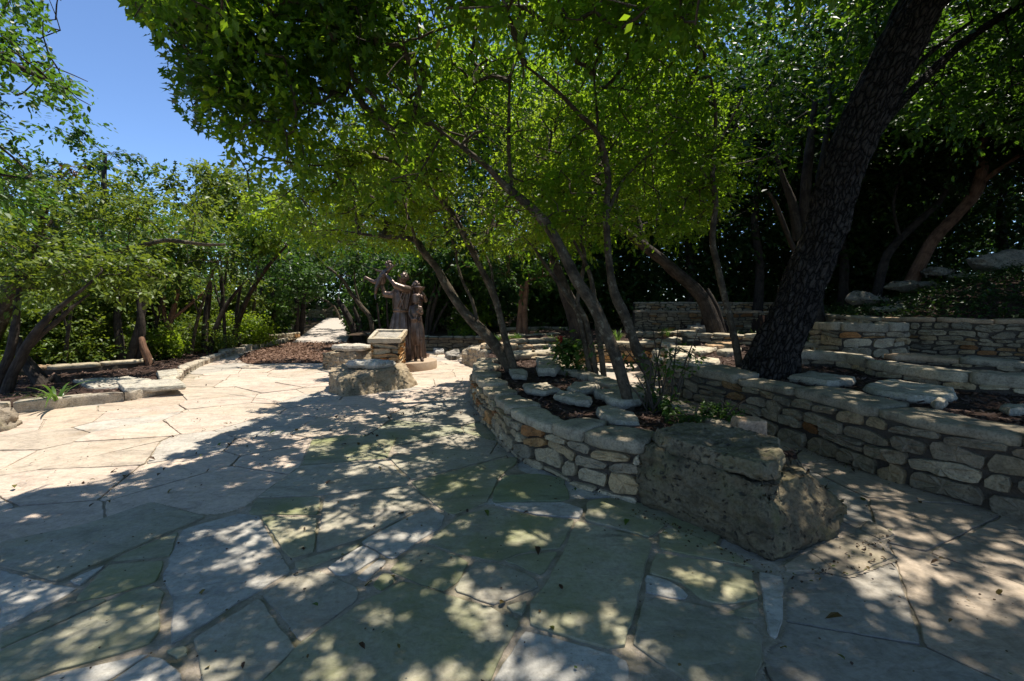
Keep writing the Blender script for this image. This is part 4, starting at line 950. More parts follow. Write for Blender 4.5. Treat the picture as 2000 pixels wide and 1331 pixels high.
# ------------------------------------------------------------------ bronze statue on a round plinth
def capsule(bm, p0, r0, p1, r1, seg=12):
    p0, p1 = Vector(p0), Vector(p1); d = p1 - p0; L = max(d.length, 1e-4); q = d.to_track_quat('Z', 'Y')
    prof = [(-r0 * math.cos(a), r0 * math.sin(a)) for a in np.linspace(0.02, PI / 2, 5)] + [(L + r1 * math.sin(a), r1 * math.cos(a)) for a in np.linspace(0, PI / 2 - .02, 5)]
    rings = []
    for z, r in prof: rings.append([bm.verts.new(p0 + q @ Vector((r * math.cos(t), r * math.sin(t), z))) for t in np.arange(seg) * 2 * PI / seg])
    for a, b in zip(rings, rings[1:]):
        for k in range(seg): bm.faces.new((a[k], a[(k + 1) % seg], b[(k + 1) % seg], b[k]))
    bm.faces.new(rings[0][::-1]); bm.faces.new(rings[-1])
def limb(bm, pts):
    for (a, ra), (b, rb) in zip(pts, pts[1:]): capsule(bm, a, ra, b, rb)
def ell(bm, c, r, rot=(0, 0, 0), seg=20):
    from mathutils import Euler
    m = Euler(rot).to_matrix(); rings = []
    for a in np.linspace(.05, PI - .05, 12): rings.append([bm.verts.new(Vector(c) + m @ Vector((r[0] * math.sin(a) * math.cos(t), r[1] * math.sin(a) * math.sin(t), r[2] * math.cos(a)))) for t in np.arange(seg) * 2 * PI / seg])
    for a, b in zip(rings, rings[1:]):
        for k in range(seg): bm.faces.new((a[k], b[k], b[(k + 1) % seg], a[(k + 1) % seg]))
    bm.faces.new(rings[0]); bm.faces.new(rings[-1][::-1])
def robe(bm, rings, folds=9, fold=.02, seg=64, ph=0.0):
    """loft of (z, cx, cy, rx, ry, fold weight)"""
    rr = []
    for z, cx, cy, rx, ry, fw in rings:
        row = []
        for t in np.arange(seg) * 2 * PI / seg:
            f = 1 + fw * fold / max(rx, .05) * (math.sin(folds * t + ph + 1.5 * math.sin(2 * t)) + .5 * math.sin(2.3 * folds * t + z * 2))
            row.append(bm.verts.new((cx + rx * f * math.cos(t), cy + ry * f * math.sin(t), z)))
        rr.append(row)
    for a, b in zip(rr, rr[1:]):
        for k in range(seg): bm.faces.new((a[k], a[(k + 1) % seg], b[(k + 1) % seg], b[k]))
    bm.faces.new(rr[0][::-1]); bm.faces.new(rr[-1])
def lerp_rings(key, n=26):
    key = sorted(key); z = np.array([k[0] for k in key]); zz = np.linspace(z[0], z[-1], n)
    return [tuple([q] + [float(np.interp(q, z, [k[i] for k in key])) for i in range(1, 6)]) for q in zz]
def hand(bm, wrist, palm, grip, r=.016, side=1):
    """palm with four bent fingers and a thumb closing round what is held"""
    w_, p, q = Vector(wrist), Vector(palm), Vector(grip)
    d = (p - w_).normalized(); c = (q - p).normalized(); s = d.cross(c).normalized()
    ell(bm, (w_ + p) / 2, (.036, .036, .05), seg=10)
    for k in range(4):
        b = p + s * (k - 1.5) * .021; m = b + d * (.036 - .003 * abs(k - 1.3)) + c * .008; t = m + c * .036 + d * .006
        capsule(bm, b, .0105, m, .0095, 8); capsule(bm, m, .0095, t, .008, 8)
    b = w_ + (p - w_) * .45 + s * .034 * side; m = b + s * .02 * side + d * .022 + c * .012; t = m + c * .03 + d * .01
    capsule(bm, b, .012, m, .0105, 8); capsule(bm, m, .0105, t, .009, 8)
def figure(name, fn, root, base, vox=.008, lab=None, smooth=3):
    bm = bmesh.new(); fn(bm); me = bpy.data.meshes.new(name); bm.to_mesh(me); bm.free()
    o = bpy.data.objects.new(name, me); COL.objects.link(o)
    md = o.modifiers.new('r', 'REMESH'); md.mode = 'VOXEL'; md.voxel_size = vox; md.use_smooth_shade = True
    ms = o.modifiers.new('s', 'SMOOTH'); ms.factor = .4; ms.iterations = smooth
    dg = bpy.context.evaluated_depsgraph_get(); ev = o.evaluated_get(dg); nm = bpy.data.meshes.new_from_object(ev)
    o.modifiers.clear(); o.data = nm; bpy.data.meshes.remove(me); nm.name = name
    for p in nm.polygons: p.use_smooth = True
    nm.materials.append(M_BRONZE); o.parent = root; o.location = (0, 0, base)
    if lab: o['label'] = lab
    return o
def face(bm, c, r, fwd, up=(0, 0, 1)):
    """nose, brows, cheeks, lips, chin and ears on a head of radius r, looking along fwd"""
    c = Vector(c); f = Vector(fwd).normalized(); u = Vector(up); u = (u - f * u.dot(f)).normalized(); s = f.cross(u)
    P = lambda a, b, d: c + f * a * r + u * b * r + s * d * r
    ell(bm, c, (r * .82, r * .92, r * 1.1)); ell(bm, P(.28, -.5, 0), (r * .58, r * .6, r * .55))
    capsule(bm, P(.92, .18, 0), .1 * r, P(1.12, -.22, 0), .15 * r, 8)
    for k in (-1, 1):
        capsule(bm, P(.86, .22, .12 * k), .1 * r, P(.74, .24, .5 * k), .09 * r, 8); ell(bm, P(.66, -.2, .38 * k), (.26 * r,) * 3, seg=8)
        ell(bm, P(.78, .06, .3 * k), (.12 * r,) * 3, seg=8); ell(bm, P(-.05, -.05, .86 * k), (.14 * r, .14 * r, .26 * r), seg=8)
    capsule(bm, P(.86, -.52, -.2), .07 * r, P(.86, -.52, .2), .07 * r, 8); capsule(bm, P(.82, -.64, -.16), .07 * r, P(.82, -.64, .16), .07 * r, 8); ell(bm, P(.66, -.9, 0), (.24 * r,) * 3, seg=8)
def curls(bm, c, r, fwd, n, seed, back=.25, size=.22, top=-.15):
    rng = np.random.default_rng(seed); f = Vector(fwd).normalized(); k = 0
    while k < n:
        d = Vector(rng.normal(0, 1, 3)).normalized()
        if d.dot(f) > back or d.z < top: continue
        ell(bm, Vector(c) + Vector((d.x * r * .9, d.y * r, d.z * r * 1.1)), (r * size,) * 3, seg=7); k += 1
def statue():
    bx, by, pr, ph = -2.33, 10.24, .62, .20
    root = empty('bronze_statue', (bx, by, 0), 'dark bronze statue of a family, the man lifting a small child, on a round plinth', 'statue')
    g = Geo(); n = 96; th = np.arange(n) * 2 * PI / n; V = []
    for r, z in ((pr, -.02), (pr, ph - .015), (pr - .006, ph - .004), (pr - .02, ph)): V.append(np.stack([r * np.cos(th), r * np.sin(th), np.full(n, z)], 1))
    V = np.concatenate(V); F = [(a * n + k, a * n + (k + 1) % n, (a + 1) * n + (k + 1) % n, (a + 1) * n + k) for a in range(3) for k in range(n)]
    g.add(V, F); g.add(V[-n:], [list(range(n))], smooth=False); g.build('plinth', M_PLINTH, root, attrs=())
    # -- the man: long robe, belt, arms up to the left holding the child
    def man(bm):
        robe(bm, lerp_rings([(0, -.20, .02, .30, .27, 1.3), (.2, -.20, .02, .29, .26, 1.2), (.75, -.16, .02, .25, .21, 1.0), (1.0, -.145, .02, .205, .165, .7), (1.08, -.145, .02, .185, .15, .35), (1.12, -.145, .02, .18, .145, .25)]), folds=10, fold=.022)
        robe(bm, lerp_rings([(1.10, -.145, .02, .19, .155, .3), (1.16, -.145, .02, .20, .16, .7), (1.35, -.125, .02, .22, .165, .6), (1.5, -.11, .02, .225, .15, .5), (1.6, -.11, .02, .19, .12, .4), (1.66, -.105, .02, .12, .09, .2), (1.69, -.10, .02, .06, .06, 0)]), folds=7, fold=.014, ph=1)
        robe(bm, [(1.085, -.145, .02, .19, .155, .0), (1.10, -.145, .02, .205, .17, .2), (1.13, -.145, .02, .205, .17, .2), (1.145, -.145, .02, .19, .155, 0)], folds=5, fold=.006)
        limb(bm, [((-.10, .02, 1.6), .065), ((-.10, -.01, 1.76), .058)])
        face(bm, (-.105, -.01, 1.82), .112, (-.75, .15, .55), (.5, 0, .8)); curls(bm, (-.09, -.0, 1.83), .112, (-.75, .15, .3), 70, 2, .35)
        # near arm
        limb(bm, [((.02, -.08, 1.58), .088), ((-.06, -.2, 1.60), .082), ((-.20, -.26, 1.66), .07), ((-.23, -.27, 1.69), .055)])
        limb(bm, [((-.21, -.26, 1.67), .05), ((-.34, -.2, 1.80), .042), ((-.44, -.15, 1.90), .032)])
        hand(bm, (-.44, -.15, 1.90), (-.49, -.12, 1.955), (-.53, -.03, 1.97))
        # far arm, bent under
        limb(bm, [((-.24, .06, 1.56), .085), ((-.36, .05, 1.46), .08), ((-.50, .04, 1.47), .07), ((-.54, .04, 1.50), .06)])
        limb(bm, [((-.53, .04, 1.49), .052), ((-.58, .04, 1.62), .045), ((-.585, .04, 1.76), .034)])
        hand(bm, (-.585, .04, 1.76), (-.575, .03, 1.83), (-.52, -.02, 1.86), side=-1)
        # drapery folds from shoulder to belt
        for a, b in (((.02, -.15, 1.6), (-.14, -.155, 1.15)), ((-.05, -.16, 1.6), (-.2, -.155, 1.18)), ((.08, -.10, 1.55), (.0, -.13, 1.14)), ((-.16, -.15, 1.55), (-.05, -.165, 1.15)), ((-.24, -.1, 1.52), (-.28, -.1, 1.16))): capsule(bm, a, .022, b, .012, 8)
        for k in range(7):
            t = -2.9 + k * .42; capsule(bm, (-.145 + .19 * math.cos(t), .02 + .15 * math.sin(t), 1.06), .012, (-.19 + .28 * math.cos(t), .02 + .25 * math.sin(t), .1 + .1 * (k % 3)), .03, 8)
        for sx in (-1, 1): limb(bm, [((-.2 + sx * .1, -.1, .06), .055), ((-.2 + sx * .12, -.30, .035), .04)])
    figure('man_figure', man, root, ph, .008)
    def child(bm):
        limb(bm, [((-.60, -.02, 1.81), .076), ((-.54, -.03, 1.89), .08), ((-.47, -.04, 1.965), .07), ((-.42, -.04, 2.02), .04)])
        face(bm, (-.395, -.05, 2.10), .088, (.7, -.3, .1)); curls(bm, (-.40, -.04, 2.115), .088, (.7, -.3, -.3), 50, 4, .35, .2, .0)
        limb(bm, [((-.50, .04, 1.98), .036), ((-.62, .10, 1.99), .028), ((-.73, .13, 2.015), .02)])
        for k in range(4): capsule(bm, (-.73, .13 + (k - 1.5) * .009, 2.015), .008, (-.765 - .004 * k, .13 + (k - 1.5) * .012, 2.03), .006, 6)
        capsule(bm, (-.725, .12, 2.02), .008, (-.74, .105, 2.045), .006, 6)
        limb(bm, [((-.42, -.09, 1.98), .038), ((-.33, -.15, 2.05), .03), ((-.24, -.18, 2.10), .02)])
        for k in range(4): capsule(bm, (-.24, -.18 + (k - 1.5) * .009, 2.10), .008, (-.205 + .003 * k, -.185 + (k - 1.5) * .012, 2.12), .006, 6)
        capsule(bm, (-.245, -.195, 2.10), .008, (-.235, -.21, 2.125), .006, 6)
        robe(bm, [(1.70, -.60, -.02, .08, .07, 1), (1.76, -.585, -.02, .092, .085, 1), (1.86, -.55, -.03, .09, .085, .4)], 6, .012)
        limb(bm, [((-.62, .02, 1.80), .056), ((-.75, .04, 1.745), .046), ((-.85, .05, 1.79), .037), ((-.94, .05, 1.85), .027)])
        limb(bm, [((-.94, .05, 1.85), .027), ((-.965, .05, 1.855), .029), ((-1.0, .04, 1.775), .018)])
        limb(bm, [((-.61, -.06, 1.77), .056), ((-.665, -.1, 1.63), .046), ((-.685, -.1, 1.55), .039), ((-.70, -.09, 1.47), .027)])
        limb(bm, [((-.70, -.09, 1.47), .03), ((-.695, -.12, 1.41), .023), ((-.68, -.15, 1.37), .017)])
    figure('child_figure', child, root, ph, .0065)
    def youth(bm):
        robe(bm, lerp_rings([(.36, .245, -.16, .12, .10, 1), (.55, .235, -.16, .15, .115, .9), (.75, .225, -.16, .145, .11, .6), (.92, .205, -.16, .115, .095, .3), (1.05, .20, -.17, .125, .105, .15), (1.18, .205, -.16, .125, .085, .1), (1.24, .21, -.16, .07, .055, 0)], 20), 7, .012)
        robe(bm, [(.86, .21, -.17, .118, .10, .2), (.9, .21, -.17, .128, .108, .3), (.95, .205, -.17, .115, .098, .2)], 6, .008)
        limb(bm, [((.21, -.16, 1.2), .045), ((.215, -.165, 1.3), .042)])
        face(bm, (.22, -.17, 1.375), .094, (.65, -.75, -.1))
        for k in range(40):      # bobbed hair
            t = 1.2 + k * .112; a = (.22 + .075 * math.cos(t), -.155 + .08 * math.sin(t), 1.44); capsule(bm, a, .026, (.22 + .092 * math.cos(t), -.15 + .098 * math.sin(t), 1.29), .014, 6)
        ell(bm, (.215, -.155, 1.425), (.088, .09, .065))
        limb(bm, [((.10, -.17, 1.18), .046), ((.09, -.24, 1.03), .038), ((.15, -.30, .93), .028), ((.22, -.31, .93), .022)]); hand(bm, (.22, -.31, .93), (.27, -.30, .945), (.29, -.24, .95))
        limb(bm, [((.31, -.16, 1.17), .046), ((.345, -.21, 1.06), .036), ((.31, -.28, 1.08), .026)]); hand(bm, (.33, -.25, 1.06), (.30, -.29, 1.10), (.27, -.27, 1.14), side=-1)
        for sx, q in ((-.06, -.02), (.07, -.05)):
            limb(bm, [((.24 + sx, -.16 + q, .42), .058), ((.245 + sx, -.16 + q, .26), .05), ((.25 + sx, -.15 + q, .06), .036)])
            limb(bm, [((.25 + sx, -.15 + q, .045), .042), ((.27 + sx * 1.2, -.24 + q, .03), .036), ((.285 + sx * 1.3, -.29 + q, .025), .026)])
        capsule(bm, (.34, -.30, .98), .014, (.24, -.33, .80), .009, 6)
    figure('youth_figure', youth, root, ph, .007)
    def woman(bm):
        robe(bm, lerp_rings([(0, .05, .30, .26, .22, 1.2), (.5, .06, .30, .22, .19, 1), (1.0, .07, .30, .16, .13, .5), (1.3, .08, .30, .18, .13, .4), (1.45, .09, .30, .17, .11, .2), (1.53, .10, .30, .06, .06, 0)]), 9, .02, ph=.5)
        limb(bm, [((.10, .3, 1.48), .05), ((.11, .29, 1.6), .046)]); face(bm, (.115, .29, 1.65), .10, (-.4, -.5, .2)); curls(bm, (.12, .30, 1.665), .102, (-.4, -.5, .0), 60, 6, .3, .2)
        limb(bm, [((.24, .26, 1.42), .06), ((.36, .16, 1.34), .05), ((.34, .06, 1.46), .035), ((.30, .04, 1.54), .026)]); hand(bm, (.30, .04, 1.54), (.27, .05, 1.585), (.23, .09, 1.59))
    figure('woman_figure', woman, root, ph, .009)
    def bowl(bm):
        robe(bm, [(1.50, .225, .08, .075, .075, 0), (1.515, .225, .08, .085, .085, 0), (1.60, .225, .08, .13, .13, 0), (1.625, .225, .08, .15, .15, 0), (1.64, .225, .08, .15, .15, 0), (1.641, .225, .08, .135, .135, 0), (1.61, .225, .08, .12, .12, 0)], 5, 0)
        ell(bm, (.21, .08, 1.625), (.09, .09, .03))
    figure('carried_bowl', bowl, root, ph, .006)
statue()
# ------------------------------------------------------------------ where sunlight reaches the ground (gaps left between the crowns)
def gp(*p): return np.array([G(x, y)[:2] for x, y in p])
LIT = [np.concatenate([np.array([(-14, 6.6)]), gp((0, 790), (130, 785), (260, 770), (330, 742), (380, 730), (440, 722), (600, 722), (640, 735), (628, 768), (600, 785), (540, 790), (490, 800), (505, 815), (450, 845), (395, 868), (345, 885), (315, 905), (260, 925), (180, 950), (60, 972), (0, 985)), np.array([(-6, 2.9), (-14, 2.5)])]),
       gp((615, 700), (715, 690), (860, 700), (930, 715), (930, 775), (900, 742), (850, 757), (800, 765), (720, 740), (640, 740)),
       gp((470, 698), (560, 684), (630, 690), (620, 700), (480, 712)),
       gp((905, 800), (930, 800), (935, 850), (880, 835)),
       np.array([(1.6, 8.3), (2.3, 8.2), (3.0, 10.3), (2.9, 11.0), (2.0, 11.0), (1.55, 10.3)]),
       np.array([(2.5, 6.7), (3.0, 6.1), (4.2, 6.3), (4.4, 8.4), (3.2, 9.5), (2.9, 8.2)]),
       np.array([(-9.9, 8.2), (-8.6, 8.2), (-8.0, 10), (-9.0, 10.5)]), np.array([(-10.3, 23), (-8.0, 23), (-10.6, 33), (-13.4, 33)])]
LEFTW = np.array([(-17, 7), (-8.0, 7.5), (-8.6, 17), (-17, 18)])
HALF = [np.array([(-6.4, 11), (-3.2, 11.4), (-4.9, 14.7), (-6.1, 16.6), (-8.2, 16.6), (-7.4, 12.3)]), np.array([(-8.0, 16.6), (-6.0, 16.6), (-8.1, 23), (-10.2, 23)]), np.array([(-.3, 7.5), (1.0, 7.2), (1.3, 9.5), (1.2, 13), (-.8, 13), (-.9, 9.5)]), np.array([(2.0, 11.3), (3.4, 10.8), (4.5, 8.5), (6.8, 9), (7, 14), (2, 14)]), np.array([(4.2, 4.6), (7.5, 5), (7.2, 8), (4.6, 6.5)])]
def shadow_pt(P): return P[:, :2] - SUN[None, :2] * (P[:, 2:3] / SUN[2])
def sun_ok(P, rng, half=.5):
    q = shadow_pt(P); q = q + np.stack([fbm(np.c_[q * 2.2, 0 * q[:, 0]], 31, 3), fbm(np.c_[q * 2.2, 0 * q[:, 0] + 5], 37, 3)], 1) * .35
    bad = np.zeros(len(P), bool)
    for L in LIT: bad |= in_poly(q, L)
    for L in HALF: bad |= in_poly(q, L) & ((fbm(np.c_[q * 2.6, 0 * q[:, 0]], 45, 3) > -.06) | (rng.random(len(P)) < half * .4))
    bad |= in_poly(q, LEFTW) & (fbm(np.c_[q * 1.1, 0 * q[:, 0]], 39, 3) > -.08)
    return ~bad
SKYGAP = [(95, -900), (240, -900), (240, 0), (285, 50), (325, 105), (336, 160), (350, 215), (420, 262), (452, 325), (400, 316), (300, 308), (262, 262), (215, 240), (165, 228), (172, 208), (186, 200), (130, 130), (95, 95), (70, 70), (95, 40)]
def sky_ok(P):
    q = to_px(P); j = np.stack([fbm(P * 3.1, 91, 2), fbm(P * 3.1 + 7, 92, 2)], 1) * 26
    return ~((q[:, 2] > .1) & in_poly(q[:, :2] + j, SKYGAP))
TUNNEL = [(588, 672), (586, 612), (598, 590), (622, 576), (652, 590), (672, 625), (684, 672)]
def tunnel_ok(P):
    """the far path is kept clear of growth"""
    q = to_px(P); j = np.stack([fbm(P * 2.1, 95, 2), fbm(P * 2.1 + 7, 96, 2)], 1) * 14
    return ~((P[:, 1] > 12) & (P[:, 1] < 33) & in_poly(q[:, :2] + j, TUNNEL))
def fleck_ok(P, rng, amount=.5, keep=.06):
    """the crowns are loose: ragged holes through them let flecks of sun down to the paving"""
    q = shadow_pt(P); n = np.c_[q, 0 * q[:, 0]]
    a = .8 * fbm(n * 6.5, 101, 3) + .45 * fbm(n * 2.2, 103, 2) + .55 * fbm(n * .8, 104, 2)
    am = amount - .03 - .07 * smooth(4.6, 3.6, q[:, 1]) + .07 * smooth(-.6, -1.6, q[:, 0]) - .30 * smooth(.7, 2.2, q[:, 0]) * smooth(6.6, 5.6, q[:, 1]) - .20 * smooth(6.0, 7.5, q[:, 0])
    return (a < (.62 - am)) | (rng.random(len(P)) < keep)
# ------------------------------------------------------------------ trees
def px_path(spec, per=5):
    """(pixel x, pixel y, distance, width in pixels) -> points, radii"""
    P = np.array([D(a, b, c) for a, b, c, w_ in spec]); r = np.array([w_ / 2 * c / FPX * (.9 if c < 7.2 else 1) for a, b, c, w_ in spec])
    q = catmull(np.c_[P, r], per); return q[:, :3], q[:, 3]
def oak_ridge(TH, S, RR):
    q = np.stack([np.cos(TH) * 5.2, np.sin(TH) * 5.2, S * 3.2], 1)
    a = np.abs(fbm(q, 41, 3)); b = fbm(q * 2.3 + 4, 43, 3)
    return RR * (.20 * np.clip(a * 2.6, 0, 1) - .13 + .06 * b)
def add_twigs(gs_, owner, nodes, nrad, C, rng, col=None, r0=.0035, sides=4, reach=None):
    """join every leaf clump to the growing branch system: nearest node first"""
    N = [np.array(p) for p in nodes]; par = [-1] * len(N); kind = [0] * len(N)
    arr = np.array(N)
    d0 = np.min(np.linalg.norm(C[:, None] - arr[None], axis=2), axis=1) if len(C) * len(arr) < 4e6 else np.linalg.norm(C - arr.mean(0), axis=1)
    order = np.argsort(d0); pts = np.zeros((len(N) + len(C), 3)); pts[:len(N)] = arr; n = len(N); parent = np.full(len(pts), -1)
    pen = np.zeros(len(pts))
    for i in order:
        c = C[i]; d = np.linalg.norm(pts[:n] - c, axis=1) + pen[:n] * .18
        j = int(np.argmin(d)); pts[n] = c; parent[n] = j; pen[n] = pen[j] + np.linalg.norm(c - pts[j]); n += 1
    desc = np.ones(n); rootn = np.arange(n)
    for k in range(len(N), n): rootn[k] = rootn[parent[k]]
    for k in range(n - 1, len(N) - 1, -1):
        if parent[k] >= 0: desc[parent[k]] += desc[k]
    nb = len(N)
    for k in range(nb, n):
        a, b = pts[parent[k]], pts[k]; L = np.linalg.norm(b - a)
        if L < .02 or (reach and L > reach): continue
        m = (a + b) / 2 + rng.normal(0, .07, 3) * L + np.array((0, 0, .05 * L))
        r1 = r0 * (1 + .55 * math.sqrt(desc[k])); ra = r1 * 1.25
        if parent[k] < nb: ra = min(ra, max(nrad[parent[k]] * .7, r1))
        tube(gs_[owner[rootn[k]]], np.array([a, m, b]), np.array([ra, (ra + r1) / 2, r1 * .8]), sides, cap=False)
def clump_leaves(g, C, per, size, rng, spread=(.26, .26, .17), shape=LEAF4, **k):
    """each clump is a handful of twiglets with the leaves set along them"""
    n = len(C); tw = max(3, per // 9); m = int(math.ceil(per / tw))
    cs = rng.uniform(.6, 1.35, n)
    td = rng.normal(0, 1, (n, tw, 3)) * np.array(spread) / max(spread); td /= np.linalg.norm(td, axis=2)[..., None]; td[..., 2] -= .12
    tl = rng.uniform(.7, 2.0, (n, tw)) * max(spread) * cs[:, None]
    u = (np.arange(m) + rng.uniform(.2, .8, (n, tw, m))) / m
    u = .15 + .85 * u
    P = C[:, None, None, :] + td[:, :, None, :] * (tl[:, :, None] * u)[..., None] + rng.normal(0, size * .32, (n, tw, m, 3))
    base = np.clip(rng.normal(.5, .22, n), .03, .95)[:, None, None] + rng.normal(0, .10, (n, tw))[:, :, None] + rng.normal(0, .10, (n, tw, m)) + (u - .6) * .25
    t = np.clip(base, 0, .97); t = np.where(rng.random(t.shape) < .003, 1.0, t)
    return P.reshape(-1, 3), t.reshape(-1), np.repeat(td.reshape(-1, 3), m, 0)
CANOPY_PX = [(235, -6000), (235, 0), (285, 55), (330, 105), (338, 160), (350, 215), (425, 268), (455, 330), (470, 400), (560, 470), (620, 505), (720, 478), (800, 520), (900, 505), (960, 525), (1060, 480), (1150, 440), (1300, 470), (1420, 430), (1500, 360), (1590, 250), (1700, 60), (1750, -6000)]
TR = np.random.default_rng(77)
def make_tree(name, label, trunks, leaf_pts, leafsize, leafmat, barkmat, per=60, cat='tree', group=None, shape=LEAF4, twigs=True, sides=12, spread=(.26, .26, .17), filt=None, ridge=None, extra=None, reach=None, flat=.6, rough=.22, fleck=0):
    """trunks: list of px specs or (pts, rad); leaf_pts: clump centres"""
    TP = []
    for t in trunks: TP.append(px_path(t) if not isinstance(t, tuple) else (catmull(np.c_[t[0], np.array(t[1])], 5)[:, :3], catmull(np.c_[t[0], np.array(t[1])], 5)[:, 3]))
    base = TP[0][0][0]; root = empty(name, tuple(base), label, cat, group)
    gs_ = []
    for k, (p, r) in enumerate(TP):
        g = Geo(); gs_.append(g)
        if k == 0:      # flare into the ground
            d0 = p[0] - np.array((0, 0, .12)) - (p[1] - p[0]) * .2; p = np.concatenate([[d0], p]); r = np.concatenate([[r[0]], r]); sl_ = np.concatenate([[0], np.cumsum(np.linalg.norm(np.diff(p, axis=0), axis=1))]); r = r * (1 + .18 * np.exp(-np.clip(sl_ - .1, 0, 9) / (1.1 * r[0] + .02)))
        tube(g, p, r, sides if ridge is None else 80, rough=rough if ridge is None else .05, seed=k + int(abs(base[0]) * 10), ridge=ridge)
    if leaf_pts is not None and len(leaf_pts) and twigs:
        sel = [slice(len(p) // 3, None) for p, r in TP]
        nodes = np.concatenate([p[q] for (p, r), q in zip(TP, sel)]); nr = np.concatenate([r[q] for (p, r), q in zip(TP, sel)]); owner = np.concatenate([np.full(len(p[q]), i) for i, ((p, r), q) in enumerate(zip(TP, sel))])
        add_twigs(gs_, owner, nodes, nr, leaf_pts, TR, reach=reach)
    for k, g in enumerate(gs_): g.build('trunk' if k == 0 else 'limb', barkmat, root, attrs=('bark',))
    if leaf_pts is not None and len(leaf_pts):
        g = Geo(); P, t, d = clump_leaves(g, leaf_pts, per, leafsize, TR, spread)
        k = sky_ok(P) & tunnel_ok(P)
        if filt is not None: k &= filt(P)
        if fleck: k &= fleck_ok(P, TR, fleck)
        leaves(g, P[k], leafsize, shape, t[k], flat=flat, rng=TR, dirs=d[k]); g.build('crown', leafmat, root, attrs=('tint',))
    keep_world(root); return root

# the leaning trees of the planter: trunks traced from the photograph
PT = [
 ('leftmost leaning tree in the planter, crooked trunk arching left above the statue', [
   [(1003,728,7.0,26),(985,700,7.0,25),(955,660,7.0,24),(925,630,7.0,23),(897,598,7.0,20),(872,558,7.0,18),(852,522,7.0,16),(830,496,6.9,15),(815,472,6.9,12),(790,465,6.8,10),(755,463,6.7,8),(700,457,6.6,5)],
   [(929,634,7.0,14),(930,618,7.0,9),(921,585,7.0,7),(906,555,7.0,6),(894,520,7.0,5),(888,480,6.9,5),(865,440,6.9,4)], [(832,500,6.9,10),(815,480,6.8,8),(806,450,6.6,6),(790,400,6.3,4)]]),
 ('slim leaning tree right beside the leftmost trunk, bending left', [
   [(1008,732,6.8,17),(998,700,6.8,16),(985,655,6.8,15),(975,612,6.8,15),(962,570,6.7,15),(940,525,6.6,14),(915,475,6.5,13),(885,420,6.3,12),(855,385,6.1,10),(820,352,5.9,8),(780,325,5.6,5)],[(965,580,6.7,7),(962,545,6.8,6),(958,520,6.9,5),(935,470,7.0,4)]]),
 ('main leaning tree in the planter, long smooth trunk rising left from the rim', [
   [(1229,797,4.60,25),(1222,765,4.62,24),(1210,720,4.65,25),(1192,670,4.7,26),(1172,622,4.75,28),(1150,582,4.8,27),(1125,545,4.8,24),(1095,485,4.85,22),(1062,432,4.9,21),(1030,400,4.9,20),(1003,378,4.9,18),(975,352,4.9,14),(950,325,4.85,12),(915,297,4.8,11),(880,272,4.7,9),(845,245,4.6,6)],
   [(1003,380,4.9,14),(998,355,4.95,9),(994,300,5.0,8),(994,225,5.0,7),(996,150,4.9,5)],[(900,285,4.75,6),(925,262,4.7,5),(945,256,4.6,4)]]),
 ('crooked tree in the planter with a kinked lower trunk and upright double top', [
   [(1268,772,5.3,17),(1270,745,5.3,20),(1262,715,5.3,24),(1245,685,5.3,24),(1232,650,5.3,20),(1218,612,5.3,22),(1203,580,5.3,21),(1193,540,5.3,17),(1187,480,5.25,15),(1184,410,5.2,14),(1188,350,5.2,13),(1178,290,5.1,12),(1160,250,5.0,10),(1130,222,4.9,9),(1100,190,4.8,8),(1060,155,4.7,7),(1025,128,4.6,4)],
   [(1188,412,5.2,10),(1205,375,5.25,7),(1222,345,5.3,6),(1260,310,5.4,4)],[(1184,330,5.2,9),(1172,285,5.3,8),(1166,220,5.3,6),(1160,150,5.3,4)]]),
 ('cluster of thin straight stems behind the main leaning trunk', [
   [(1153,732,6.8,13),(1146,690,6.8,12),(1137,640,6.8,12),(1128,607,6.8,14),(1105,575,6.7,11),(1085,545,6.7,9),(1060,510,6.6,7),(1040,480,6.5,5)],
   [(1165,736,6.75,12),(1158,690,6.75,12),(1150,650,6.75,12),(1140,615,6.75,11),(1128,590,6.75,9),(1136,545,6.7,9),(1142,500,6.7,8),(1134,470,6.7,7),(1138,430,6.6,5)],
   [(1180,738,6.7,13),(1174,690,6.7,13),(1168,640,6.7,13),(1160,580,6.7,11),(1150,530,6.6,9),(1120,470,6.5,6)]]),
 ('slender wavy tree rising just left of the big dark oak', [
   [(1446,722,6.2,15),(1438,680,6.2,15),(1430,640,6.2,14),(1420,600,6.2,14),(1410,560,6.2,14),(1402,520,6.2,13),(1392,480,6.2,13),(1393,440,6.15,12),(1398,400,6.1,12),(1392,350,6.0,10),(1394,290,5.9,9),(1398,220,5.8,7),(1388,150,5.6,4)],[(1396,390,6.1,6),(1375,340,6.0,5),(1340,300,5.8,4)],[(1393,300,5.9,6),(1420,250,5.9,5),(1450,190,5.9,4)]]),
]
